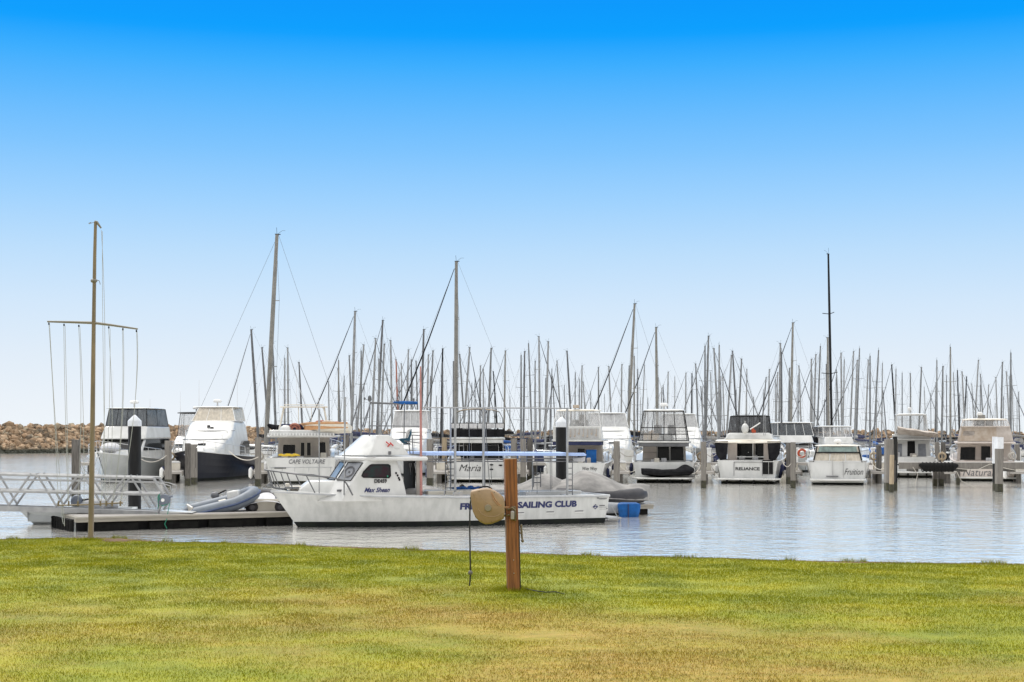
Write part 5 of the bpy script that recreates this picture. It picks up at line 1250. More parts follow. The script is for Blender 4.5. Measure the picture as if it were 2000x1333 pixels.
# gear on the after deck
gx = lambda px, py, yl, sx, sy, sz, m_, nm, bv=.03: (lambda mb: (mb.obox(L3(px,py,yl), sx, sy, sz), mb.build(nm, M[m_], club, bevel=bv)))(MB())
gx(866,967,.6,1.3,.6,.32,'gelcoat_cream','deck_locker'); gx(905,966,.3,.8,.6,.30,'gelcoat_cream','deck_locker'); gx(1075,965,.2,2.2,.7,.24,'gelcoat','engine_box'); gx(1126,969,.8,1.1,.8,.14,'gelcoat','engine_box')
mb = MB(); a = L3(912,954,.5)
for k in range(7): mb.ell(a+Vector((-.45+.15*k,.05*math.sin(k*2),.02*math.cos(k*3))),.13,.16,.05+.015*(k%3),8,5)
mb.build('blue_tarp', M['blue_fabric'], club)
for px in (889,899):
    mb = MB(); mb.cyl(L3(px,966,1.38), L3(px,966,1.38)+Vector((0,.10,0)), .085,.095,14); mb.build('deck_light', M['steel'], club)
mb = MB(); mb.ell(L3(806,967,.5),.45,.5,.24,12,8); mb.build('stowed_bag', M['grey_fabric'], club)
tubes(club, 'rod_rack', [[L3(800+3*k,905,.2+.1*k),L3(805+4*k,940,.2+.1*k)] for k in range(6)], .012, 'light_fabric', 5)
# bow rail and aerials
bt = [(517.5,918),(523,919),(560,924),(598,929),(640,932),(672,938.5),(678,947),(689,968)]
ys = [.02,.12,.62,1.0,1.25,1.38,1.42,1.45]
mb = MB()
for sg in (1,-1): mb.tube([Vector((L3(x,y,yy).x, sg*yy, L3(x,y,yy).z)) for (x,y),yy in zip(bt,ys)], .027, 6)
for (x0_,y0_,ya_),(x1_,y1_,yb_) in (((524,919,.12),(534,953,.15)),((533,920,.25),(546,953.5,.35)),((560,924,.62),(572,956,.68)),((598,929,1.0),(615,963,1.08)),((672,938.5,1.38),(672,967,1.42))):
    for sg in (1,-1):
        a, b_ = L3(x0_,y0_,ya_), L3(x1_,y1_,yb_); mb.tube([Vector((a.x,sg*ya_,a.z)),Vector((b_.x,sg*yb_,b_.z))], .02, 5)
mb.build('bow_rail', M['alu_dark'], club)
mb = MB(); mb.tube([L3(623,778,.95),L3(623.5,964,1.1)], [.012,.020], 6); mb.ell(L3(623.3,802,.95),.04,.04,.03,8,5); mb.tube([L3(623.4,800,.95),L3(623.5,850,.98)], .035, 6); mb.build('aerial', M['alu'], club)
mb = MB(); mb.tube([L3(674,788,1.0),L3(672,968,1.3)], [.028,.018], 6); mb.ell(L3(673.8,792,1.0),.06,.06,.02,8,5); mb.tube([L3(674,776,1.0),L3(673.6,838,1.05)], .035, 6); mb.build('aerial', M['alu'], club)
mb = MB(); p = L3(525,948,0); mb.tube([L3(521,949,0),L3(540,954,0),L3(560,956,0)], .035, 6); mb.ell(L3(527,949,-.1),.10,.06,.10,10,6); mb.obox(L3(570,953,.1),.45,.3,.06); mb.build('anchor_gear', M['wire'], club)
mb = MB(); mb.obox(L3(579,954,-.2),.5,.5,.16); mb.obox(L3(561,949,-.1),.14,.14,.18); mb.build('deck_hatch', M['gelcoat_cream'], club, bevel=.02)
# boarding step at the stern
p1, p2 = L3(1190,1012.5,.9), L3(1212,1014,.9)
mb = MB(); mb.box(min(p1.x,p2.x), max(p1.x,p2.x)+.1, -.9, 1.0, p1.z-.03, p1.z+.03); mb.tube([L3(1195,990,.95),L3(1207,1012,.95)], .018, 5); mb.tube([L3(1212,1015,.95),L3(1212,1026,.95),L3(1206,1026,.95),L3(1206,1015,.95)], .012, 5)
mb.build('boarding_step', M['alu'], club)

# ================================================================ pontoons
dk = Vector((6.5,1.75,0)).normalized()
def pontoon(label, p0, length, depth, ang, ztop=.50, group=None):
    ro = empty('pontoon', label, 'pontoon', (p0[0],p0[1],0), ang, group)
    mb = MB(); mb.box(0,length,0,depth,ztop-.10,ztop); mb.build('deck_slab', M['concrete'], ro, bevel=.02)
    for a in (0,1):
        y0_ = -.10 if a == 0 else depth+.002
        mb = MB(); mb.box(-.10,length+.1,y0_,y0_+.098,ztop-.19,ztop-.015); mb.build('waler_beam', M['dock_beam'], ro, bevel=.015)
        mb = MB(); mb.box(-.12,length+.12,y0_-(.03 if a == 0 else -.101),y0_+(.0 if a == 0 else .13),ztop-.075,ztop-.02); mb.build('rubbing_strip', M['dock_beam'], ro, bevel=.01)
    mb = MB(); mb.box(-.10,-.002,0,depth,ztop-.19,ztop-.015); mb.build('end_beam', M['dock_beam'], ro, bevel=.015)
    k = 0; x = .3
    while x < length-.6:
        mb = MB(); w_ = min(1.7, length-.1-x); mb.box(x,x+w_,.02,depth-.02,-.25,ztop-.20); mb.build('float', M['float_dark'], ro, bevel=.04); x += 2.05
    mb = MB(); mb.box(0,length,.25,.45,-.05,ztop-.21); mb.build('dark_void', M['black_mat'], ro)  # black block stands in for the shade between the floats
    return ro
a0 = R(27)
P0 = Vector((-14.4,47.6,0))
pontoon('near concrete topped pontoon on dark floats at the foot of the gangway', P0, 7.5, 2.15, a0)
pontoon('second pontoon carrying covered inflatables behind the sailing club launch', (-7.2,53.3), 13.5, 2.4, R(19), .42)
# row of rubber fenders on the pontoon's left end
for k in range(8):
    f = k/7; c = P0 + Vector((-.28-1.25*f, .2+2.0*f, 0))
    mb = MB(); mb.tube([(0,0,-.2),(0,0,.0),(0,0,.34)], .075, 8); mb.ell((0,0,.36),.09,.09,.05,8,5); mb.ell((0,0,.2),.095,.095,.03,8,5)
    o = mb.build('rubber_fender', M['rubber'], None); o.location = c
    tag(o, ['rubber fender at the near corner of the pontoon, first of its row','second rubber fender from the near corner of the pontoon end','third rubber fender from the near corner of the pontoon end','fourth rubber fender from the near corner of the pontoon end','fourth rubber fender from the far left tip of the pontoon end','third rubber fender from the far left tip of the pontoon end','second rubber fender from the far left tip of the pontoon end','rubber fender at the far left tip of the pontoon end'][k], 'fender', 'rubber fenders along the pontoon end')
# upturned grey punt under the gangway
pt_ = empty('punt', 'grey aluminium punt lying under the gangway at the pontoon', 'punt', (XX(150,27.8),K*27.8,.0), R(12))
hp_ = Hull(4.2,1.3,.55,.62,rake=.6,st=.9,ch=.75,draft=.1,boot=.03,zc=0,flare=1.1); hp_.build(pt_, ('gelcoat_grey',)*6, deck_from=.9, well=.1)
for c in pt_.children: c.location.x = -2.1; 
pt_.rotation_euler = (0,0,R(192))

# ================================================================ gangway
GY = 26.4
gw = empty('gangway', 'pale grey aluminium truss gangway leading down to the pontoon', 'gangway', (XX(-60,GY),K*GY,0), 0)
def G(px, py, dy=0):
    Y = GY; return Vector((XX(px,Y)-gw.location.x, dy, ZZ(py,Y)))
wdt = .80
for dy, nm in ((0,'near'),(wdt,'far')):
    tubes(gw, 'top_chord', [[G(-300,919,dy),G(300,934.5,dy)],[G(300,934.5,dy),G(322,972,dy),G(309,999,dy)]], .052, 'alu')
    tubes(gw, 'middle_chord', [[G(-300,952.5,dy),G(312,966,dy)]], .058, 'alu')
    tubes(gw, 'handrail', [[G(-300,932,dy+.03),G(300,943,dy+.03),G(318,945,dy+.03),G(333,950,dy+.03),G(334,962,dy+.03),G(326,968,dy+.03)]], .020, 'alu')
    zig = [(-130,922,992),(18,989),(65,926),(72,926),(110,990)]
    lines = []; step = 92
    for k in range(-3,3):
        xt = 66+step*k; lines += [[G(xt-5,925+.026*(xt-60),dy),G(xt-50,989+.02*(xt-60),dy)],[G(xt+5,925+.026*(xt-60),dy),G(xt+44,989+.02*(xt-60),dy)]]
    tubes(gw, 'truss_brace', lines, .040, 'alu')
mb = MB()
for dy in (-.03,wdt+.03): mb.loft([[G(x,y,dy+t) for x,y in ((-300,978),(310,999),(310,1006),(100,1001),(-300,992))] for t in (-.03,.03)])
mb.build('side_beam', M['alu'], gw)
mb = MB(); mb.loft([[G(x,y,dy) for x,y in ((-300,982),(312,1001),(312,1003),(-300,984))] for dy in (0.001,wdt-.001)]); mb.build('walkway_tread', M['alu_dull'], gw)
mb = MB(); mb.loft([[G(x,y,dy) for x,y in ((312,998),(375,1001.5),(375,1002.5),(312,1004))] for dy in (.0,wdt)]); mb.build('hinged_flap', M['gelcoat'], gw)

# items on the near pontoon
hr = empty('hose_reel', 'grey round hose reel with green hose at the end of the gangway', 'hose reel', (XX(321,26.4),K*26.4,ZZ(977,26.4)))
mb = MB(); mb.cyl((0,-.09,0),(0,.09,0),.20,n=20); mb.tube([(.12,-.02,.10),(.30,-.02,.13)], .04, 6); mb.build('casing', M['reel_grey'], hr, bevel=.03)
mb = MB(); mb.cyl((-.03,-.10,0),(-.03,-.115,0),.06,n=14); mb.build('hub', M['white_paint'], hr)
mb = MB(); pts = [(-.18,.0,.2),(-.22,-.02,.1),(-.2,-.02,-.2),(-.24,0,-.45),(-.36,-.4,-.6),(-.3,-.46,-.85),(-.22,-.46,-.95),(-.3,-.46,-1.05)]
mb.tube(pts, .013, 6); mb.tube([(-.15,-.05,.17),(-.1,-.05,.1),(-.15,-.05,-.12),(-.05,-.1,-.2),(.1,-.1,-.15),(.2,-.05,-.1),(.14,-.1,-.45),(.2,-.46,-.62),(.12,-.46,-.8),(.2,-.46,-.95)], .013, 6)
mb.tube([(-.15,-.05,.2),(-.2,-.08,.12),(-.12,-.1,.05),(-.2,-.08,-.02)], .02, 6)
mb.build('green_hose', M['rope_green'], hr)
mb = MB(); mb.tube([(-.2,.05,-.55),(-.2,.05,.15)], .03, 6); mb.build('stand', M['alu'], hr)
ob = empty('outboard_motor', 'blue grey outboard motor lying with rope beside the gangway', 'outboard motor', (XX(150,26.95),K*26.95,.62))
mb = MB(); mb.ell((.0,0,.25),.22,.16,.25,12,8); mb.build('cowl', M['reel_grey'], ob)
mb = MB(); mb.tube([(0,0,.1),(.1,0,-.2)], .07, 8); mb.tube([(.1,0,.3),(.45,0,.34)], .03, 6); mb.build('tiller_and_leg', M['mast_black'], ob)
sa = MB(); sa.ell((0,0,.2),.75,.35,.28,12,8); o = sa.build('covered_kayak', M['rib_grey'], None); o.location = (XX(190,27.0),K*27.0,.5); tag(o, 'pale grey covered bundle behind the signal mast on the pontoon', 'bundle')

# inflatables
inflatable('inflatable_boat', 'blue grey inflatable with dark stripe propped on the near pontoon', (XX(438,27.3),K*27.35,.50), (R(4),R(-13),R(22)), 2.75, 1.45, .235, 'rib_blue_grey','gelcoat_cream', stripe='rib_stripe')
om = empty('outboard_motor', 'small dark outboard motor behind the blue grey inflatable', 'outboard motor', (XX(420,27.7),K*27.7,.8))
mb = MB(); mb.ell((0,0,.22),.16,.12,.14,10,8); mb.build('cowl', M['alu_dark'], om); mb = MB(); mb.tube([(0,0,.15),(.0,0,-.3)],.05,8); mb.tube([(.1,0,.28),(.40,0,.42)], .03, 6); mb.build('leg', M['mast_black'], om)
bxx = MB(); bxx.box(-.22,.22,-.18,.18,-.1,.30); o = bxx.build('white_console', M['gelcoat'], None, bevel=.05); o.location = (XX(458,27.4),K*27.4,.93); o.rotation_euler = (0,R(-10),0); tag(o, 'white seat box standing in the blue grey inflatable', 'seat box')
inflatable('inflatable_boat', 'dark grey inflatable tucked between the launch bow and the blue grey inflatable', (XX(520,28.0),K*28.0,.46), (0,R(-4),R(100)), 2.6, 1.5, .26, 'rib_dark','gelcoat_cream', cover=('light_fabric', lambda f: .16))
inflatable('inflatable_boat', 'light grey inflatable behind the forward deck of the sailing club launch', (XX(585,29.0),K*29.0,.42), (0,R(-12),R(4)), 2.9, 1.4, .24, 'rib_grey','gelcoat_cream')
inflatable('inflatable_boat', 'grey covered inflatable seen under the red pole of the launch', (XX(850,30.0),K*30.0,.46), (0,R(2),R(20)), 3.6, 1.7, .25, 'rib_dark','gelcoat_cream', cover=('grey_fabric', lambda f: .20+.28*math.exp(-((f-.35)/.2)**2)))
inflatable('inflatable_boat', 'dark grey inflatable bow beside the launch door under a loose cover', (XX(790,29.8),K*29.7,.45), (0,0,R(100)), 2.6, 1.5, .26, 'rib_dark','gelcoat_cream', cover=('light_fabric', lambda f: .1))
inflatable('inflatable_boat', 'large inflatable under a grey tarpaulin tented high, behind the timber post', (XX(1012,30.6),K*30.6,.46), (0,R(1),R(19)), 4.6, 1.9, .27, 'rib_dark','gelcoat_cream', cover=('grey_fabric', lambda f: .34+.50*math.exp(-((f-.72)/.16)**2)+.12*math.exp(-((f-.1)/.2)**2)))
inflatable('inflatable_boat', 'largest inflatable under a grey tarpaulin at the stern of the launch', (XX(1163,31.0),K*31.0,.40), (0,R(3),R(8)), 4.3, 2.1, .31, 'rib_dark','gelcoat_cream', cover=('grey_fabric', lambda f: .38+.60*math.exp(-((f-.42)/.22)**2)+.05*math.sin(f*23)))
# grey launch hull with blue outboard cover on the right
gl = empty('open_boat', 'low grey open boat under the tarpaulin with blue covered outboard', 'boat', (XX(1215,30.1),K*30.1,0), R(184))
mb = MB(); mb.tube([(-.1,0,.34),(1.1,0,.36),(2.6,0,.42)], [.19,.24,.24], 16); mb.build('tube', M['rib_grey'], gl)
oc = MB(); rings = []
for z, s_ in ((-.22,.80),(.02,.92),(.20,1.0),(.33,.98),(.38,.7)): rings.append([(-.44*s_*1.0+.88*s_*a, -.30*s_+.60*s_*b_, z) for a,b_ in ((0,.15),(.15,0),(.5,.03),(.85,0),(1,.15),(1,.85),(.85,1),(.5,.97),(.15,1),(0,.85))])
oc.loft(rings); oc.build('cover', M['blue_plastic'], (oe := empty('outboard_motor', 'outboard motor under a bright blue cover at the right end of the boats', 'outboard motor', (XX(1228,30.0),K*30.0,.18), R(3))), bevel=.03)
mb = MB(); mb.tube([(-.05,-.28,-.2),(-.06,-.32,.34)], .02, 5); mb.build('strap', M['navy_fabric'], oe)

# ================================================================ piles
def pile_big(px, Y, ztop, label):
    ro = empty('mooring_pile', label, 'pile', (XX(px,Y),K*Y,0), 0, 'black piles with white cones')
    mb = MB(); mb.cyl((0,0,-1),(0,0,ztop),.245,n=24); mb.build('shaft', M['pile_plastic'], ro)
    mb = MB(); mb.loft([[(r_*math.cos(k*math.pi/12), r_*math.sin(k*math.pi/12), z) for k in range(24)] for r_,z in ((.245,ztop-.02),(.26,ztop),(.26,ztop+.17),(.25,ztop+.2),(.03,ztop+.42))], True, True, True); mb.build('cap', M['pile_cap'], ro)
pile_big(263, 29.6, ZZ(832,29.6), 'black plastic mooring pile with white cone cap behind the gangway')
pile_big(1097, 32.4, ZZ(834,32.4), 'black plastic mooring pile with white cone cap behind the launch stern')
pn = ['timber']
def tpile(px, Y, ytop, w, label, mat='pile_timber', sq=True, pair=False, lean=0, cap=None):
    zt = ZZ(ytop, Y); ro = empty('timber_pile', label, 'pile', (XX(px,Y),K*Y,0), R(random.uniform(-15,15)), 'timber mooring piles'); ro.rotation_euler.y = R(lean)
    mb = MB()
    if sq: mb.box(-w/2,w/2,-w/2,w/2,.45,zt)
    else: mb.cyl((0,0,.45),(0,0,zt),w/2,w/2*.95,12)
    mb.build('shaft', M[mat], ro, bevel=.02)
    mb = MB(); k = w*1.03
    if sq: mb.box(-k/2,k/2,-k/2,k/2,-1,.452)
    else: mb.cyl((0,0,-1),(0,0,.452),k/2,n=12)
    mb.build('weedy_foot', M['pile_weed'], ro, bevel=.02)
    mb = MB(); mb.tube([(w*.52,-w*.4,zt-.3),(w*.52,-w*.4,max(.5,zt-1.5))], .03, 5); mb.build('timber_cleat', M['pile_timber_dark'], ro)
    if cap: mb = MB(); mb.box(-w*.55,w*.55,-w*.55,w*.55,zt-cap,zt+.02); mb.build('white_band', M['pile_cap'], ro)
    return ro
tpile(148.5,38,859,.34,'grey timber pile alone in open water before the breakwater','pile_timber_dark')
tpile(328.5,46.5,861,.33,'grey timber pile at the right flank of the light grey cruiser')
tpile(367,47.5,866,.33,'dark weathered timber pile under the navy bow, left of a pair','pile_timber_dark')
tpile(379,48.5,868,.33,'weathered timber pile under the navy bow, right of a pair')
tpile(504,47,855,.34,'grey timber pile at the right end of the navy hull')
tpile(676,48,850,.34,'grey timber pile right of the CAPE VOLTAIRE stern','pile_timber_dark')
tpile(840,48,858,.36,'grey timber pile seen between the red pole and the launch frame')
tpile(868,52,855,.34,'reddish timber pile under a turquoise cover left of the MARIA','pile_tan')
tpile(1004,50,857,.34,'grey timber pile just right of the MARIA')
tpile(1022,49,858,.36,'grey timber pile, second one right of the MARIA')
tpile(1035,52,858,.34,'grey timber pile, third one right of the MARIA','pile_timber_dark')
tpile(1204.5,44.5,862,.32,'grey timber pile between WOY WOY and the boat with the black inflatable')
tpile(1374,45.5,863,.30,'grey timber pile left of the RELIANCE')
tpile(1541,49,865,.30,'dark timber pile right of the RELIANCE, behind another pile','pile_timber_dark')
tpile(1549,45.5,864,.30,'grey timber pile right of the RELIANCE, in front of another pile')
tpile(1716,50,870,.3,'timber pile right of the FRUITION','pile_timber_dark')
tpile(1736,43.5,858,.42,'grey timber pile with pale band at the near end of the walkway', cap=.0)
tpile(1741,42.2,889,.26,'short round tan pile at the near end of the walkway','pile_tan', False, lean=1)
tpile(1748,43.5,853,.22,'slim black pile at the near end of the walkway','pile_plastic')
tpile(1826,47,915,.26,'short dark pile under the walkway, left of a pair','pile_timber_dark')
tpile(1838,47,915,.26,'short dark pile under the walkway, right of a pair','pile_timber_dark')
tpile(1871,48,913,.22,'short pile under the walkway before the NATURALISTE','pile_timber_dark')
tpile(1951,42.5,855,.33,'grey timber pile with white top before the NATURALISTE', cap=.62)
tpile(1943,43.6,854,.22,'slim black pile with long white sleeve before the NATURALISTE','pile_plastic', cap=1.5)
tpile(1830,62,864,.34,'grey timber pile behind the walkway, left of a pair','pile_timber'); tpile(1842,62,864,.34,'grey timber pile behind the walkway, right of a pair','pile_timber_dark')
tpile(1986,60,868,.34,'grey timber pile at the right edge of the picture')
# walkway on the right
ww = empty('walkway', 'grey weathered walkway on piles at the right', 'walkway', (XX(1752,46),K*46,0), 0)
x1_ = 22.0
mb = MB(); mb.box(0,x1_,-.35,1.3,1.42,1.50); mb.build('deck', M['concrete'], ww)
mb = MB(); mb.box(0,x1_,-.45,-.352,1.12,1.51); mb.build('side_beam', M['pile_timber'], ww, bevel=.01)
for k in range(8):
    mb = MB(); mb.box(.9+2.9*k,1.2+2.9*k,-.3,1.2,.95,1.41); mb.build('cross_beam', M['pile_timber_dark'], ww)
mb = MB(); mb.tube([(1.3,-.62,1.38),(1.6,-.66,1.25),(3.3,-.66,1.22),(3.6,-.62,1.35)], [.08,.27,.27,.08], 12)
for k in range(9): mb.tube([(1.5+.22*k+.28*math.cos(a)*0,-.66+.285*math.cos(a),1.24+.285*math.sin(a)) for a in [j*math.pi/5 for j in range(10)]], .03, 5, closed=True)
o = mb.build('tyre_fender', M['rubber'], None); o.location = (ww.location.x-.15, ww.location.y, 0); tag(o, 'long black netted rubber fender hung on the walkway side', 'fender')
# ropes from the walkway
for a, m_, b_, l_ in (((2.9,-.5,1.2),(4.6,-.5,1.05),(5.4,-.5,1.42),'pale rope slung along the walkway side right of the netted fender'),((5.4,-.5,1.42),(6.4,-.5,1.15),(7.2,-.5,1.0),'pale rope sloping down to the white topped pile on the walkway'),
    ((3.4,-.5,1.0),(3.7,-.5,.4),(4.5,-.5,.02),'pale rope hanging from the walkway into the water before the NATURALISTE'),((.8,-.5,1.25),(1.1,-.5,.8),(.9,-.5,.05),'pale rope hanging straight down at the near end of the walkway')):
    rp2 = MB(); rp2.tube([Vector(a),Vector(m_),Vector(b_)], .022, 5)
    o = rp2.build('mooring_rope', M['rope'], None); o.location = ww.location; tag(o, l_, 'rope', 'mooring ropes on the walkway')
# jetty between the rows
jt = empty('jetty', 'long low grey jetty between the motor boats and the yachts', 'jetty', (0,59.5*K,0), 0)
mb = MB(); mb.box(-34,60,0,1.8,.75,.95); mb.build('deck', M['concrete'], jt); mb = MB()
for k in range(33): mb.cyl((-33+2.9*k,.9,-1),(-33+2.9*k,.9,.75),.16,n=8)
mb.build('supports', M['pile_timber_dark'], jt)
random.seed(21)
for k, px in enumerate((545,690,850,1040,1215,1385,1555,1705,1860,1990)):
    sp_ = MB(); sp_.box(-.14,.14,-.12,.12,.95,1.95); sp_.box(-.18,.18,-.15,.15,1.95,2.1)
    lm = ['CAPE VOLTAIRE left side','CAPE VOLTAIRE right side','gap left of the MARIA','gap between MARIA and WOY WOY','gap right of the WOY WOY','gap left of the RELIANCE','gap right of the RELIANCE','gap right of the FRUITION','gap left of the NATURALISTE','far right edge'][k]
    o = sp_.build('service_pedestal', M['white_paint'], None, bevel=.02); o.location = (XX(px,60.4),K*60.4,0); tag(o, 'white service pedestal on the jetty behind the '+lm, 'pedestal', 'service pedestals on the jetty')
for px, Y, z, r_ in ((1565,59,1.7,.28),):
    mb = MB(); mb.tube([(r_*math.cos(k*math.pi/8),0,r_*math.sin(k*math.pi/8)) for k in range(16)], .09, 8, closed=True); o = mb.build('life_ring', M['orange'], None); o.location = (XX(px,Y),K*Y-.3,z)
    tag(o, 'orange life ring '+('right of the RELIANCE' if px < 1700 else 'beside the piles behind the walkway'), 'life ring')
# mooring lines of the front row
def line(label, a, b_, sag, r=.016, m='rope'):
    a, b_ = Vector(a), Vector(b_); mb = MB(); mb.tube([a.lerp(b_,k/10)-Vector((0,0,sag*4*(k/10)*(1-k/10))) for k in range(11)], r, 5)
    tag(mb.build('mooring_line', M[m], None), label, 'mooring line', 'mooring lines')
line('white mooring line hanging from the navy bow to its right hand pile', W(448,882,48.2), W(504,893,46.7), .35, .03)
line('dark mooring line from the lone pile to the light grey bow, upper', W(154,893,38), W(190,893,48), .9, .02, 'wire')
line('dark mooring line from the lone pile to the light grey bow, lower', W(154,897,38), W(200,890,48), 1.6, .016, 'wire')
line('mooring line along the light grey hull to its pile', W(270,893,47), W(325,890,46.3), .35, .02)
line('mooring line from the pile right of WOY WOY to the next boat', W(1208,905,44.4), W(1242,918,49.5), .3)
line('mooring line from the pile left of the RELIANCE to the boat on its left', W(1370,905,45.4), W(1352,925,49.5), .2)
line('mooring line right of the RELIANCE to its pile', W(1528,900,49), W(1545,905,45.4), .3)
line('mooring line right of the FRUITION to the walkway piles', W(1700,900,48), W(1734,908,43.4), .4)

# finger jetties between the boats, each with its gear
gaps = [(338,'right of the light grey cruiser'),(512,'right of the navy cruiser'),(690,'right of the CAPE VOLTAIRE'),(858,'left of the MARIA'),(1015,'right of the MARIA'),(1212,'right of the WOY WOY'),(1378,'left of the RELIANCE'),(1548,'right of the RELIANCE'),(1718,'right of the FRUITION'),(1852,'left of the NATURALISTE'),(1990,'at the far right')]
random.seed(4)
for px, gl_ in gaps:
    yn0 = 49.5; fx = XX(px,yn0); bear = math.atan2(XX(px,yn0), K*yn0)*.9
    ro = empty('finger_jetty', 'grey finger jetty '+gl_, 'jetty', (fx, K*yn0, 0), -bear, 'finger jetties between the motor boats')
    ln = (59.5-yn0)*K/math.cos(bear)-.05
    mb = MB(); mb.box(-.55,.55,0,ln,.62,.78); mb.build('deck', M['concrete'], ro)
    mb = MB(); mb.box(-.62,-.552,0,ln,.5,.80); mb.build('side_board', M['pile_timber'], ro); mb = MB(); mb.box(.552,.62,0,ln,.5,.80); mb.build('side_board', M['pile_timber'], ro)
    for k in range(5):
        mb = MB(); mb.cyl((0,.4+k*ln/5,-1),(0,.4+k*ln/5,.62),.15,n=8); mb.build('support', M['pile_timber_dark'], ro)
    def onf(y, x=0): return (fx+math.sin(bear)*y+math.cos(bear)*x, K*yn0+math.cos(bear)*y-math.sin(bear)*x, .78)
    b1 = MB(); b1.frus((-.3,.3,.55,.55,0),(-.3,.3,.55,.55,.5)); b1.mi = 1; b1.frus((-.34,.34,.6,.6,.502),(-.22,.22,.55,.55,.62)); o = b1.build('dock_box', [M['gelcoat_cream'], M['gelcoat']], None, bevel=.02)
    o.location = onf(3.2, .1); o.rotation_euler = (0,0,-bear+R(90)*0); tag(o, 'white dock box on the finger jetty '+gl_, 'dock box', 'dock boxes on the finger jetties')
    b2 = MB(); rr_ = .26
    for q in range(3): b2.tube([((rr_-.03*q)*math.cos(k*math.pi/9),-.02*q,(rr_-.03*q)*math.sin(k*math.pi/9)) for k in range(18)], .035, 6, closed=True)
    b2.tube([(0,.05,-.9),(0,.05,.35)], .05, 6); b2.tube([(0,0,-.3),(.1,0,-.7),(.3,-.1,-.88)], .03, 5)
    o = b2.build('hose_stand', M[random.choice(['pile_tan','rope','pile_timber'])], None); p_ = onf(1.2 if px % 2 else 5.0, -.25); o.location = (p_[0], p_[1], p_[2]+.9); o.rotation_euler = (0,0,-bear)
    tag(o, 'coiled hose on a stand on the finger jetty '+gl_, 'hose', 'hose stands on the finger jetties')
    for k in (0,1):
        f_ = MB(); r_ = .14
        f_.loft([[(q*math.cos(a*math.pi/5), q*math.sin(a*math.pi/5), z) for a in range(10)] for q,z in ((.03,.38),(r_*.6,.32),(r_,.22),(r_,-.22),(r_*.6,-.3),(.03,-.36))])
        o = f_.build('hanging_fender', M['navy_fabric' if (px+k) % 3 == 0 else 'white_paint'], None); p_ = onf(2.0+3.2*k, -.78); o.location = (p_[0],p_[1],.62)
        tag(o, ('nearer' if k == 0 else 'farther')+' sausage fender on the finger jetty '+gl_, 'fender', 'sausage fenders on the finger jetties')
for a, b_, l_ in ((1212,1242,'right of the WOY WOY'),(1378,1400,'left of the RELIANCE'),(1212,1190,'toward the WOY WOY'),(1548,1524,'toward the RELIANCE'),(1548,1576,'toward the FRUITION'),(1718,1700,'back to the FRUITION'),(1015,985,'toward the MARIA'),(690,655,'toward the CAPE VOLTAIRE'),(338,358,'toward the light grey cruiser')):
    line('pale mooring line from the finger jetty '+l_, W(a,884,51.5), W(b_,886,53), .25, .022)
# bare soil by the signal mast
mb = MB(); mb.ell((XX(232,12.85), K*12.75, LAWN-.02), .33, .55, .05, 18, 6)
for v in range(len(mb.v)): x,y,z = mb.v[v]; mb.v[v] = (x+.04*noise.noise(Vector((x*6,y*6,1))), y+.08*noise.noise(Vector((x*5,y*5,3))), z+.015*noise.noise(Vector((x*14,y*14,5))))
tag(mb.build('soil', M['earth']), 'small patch of bare brown soil right of the signal mast', None, None, 'structure')
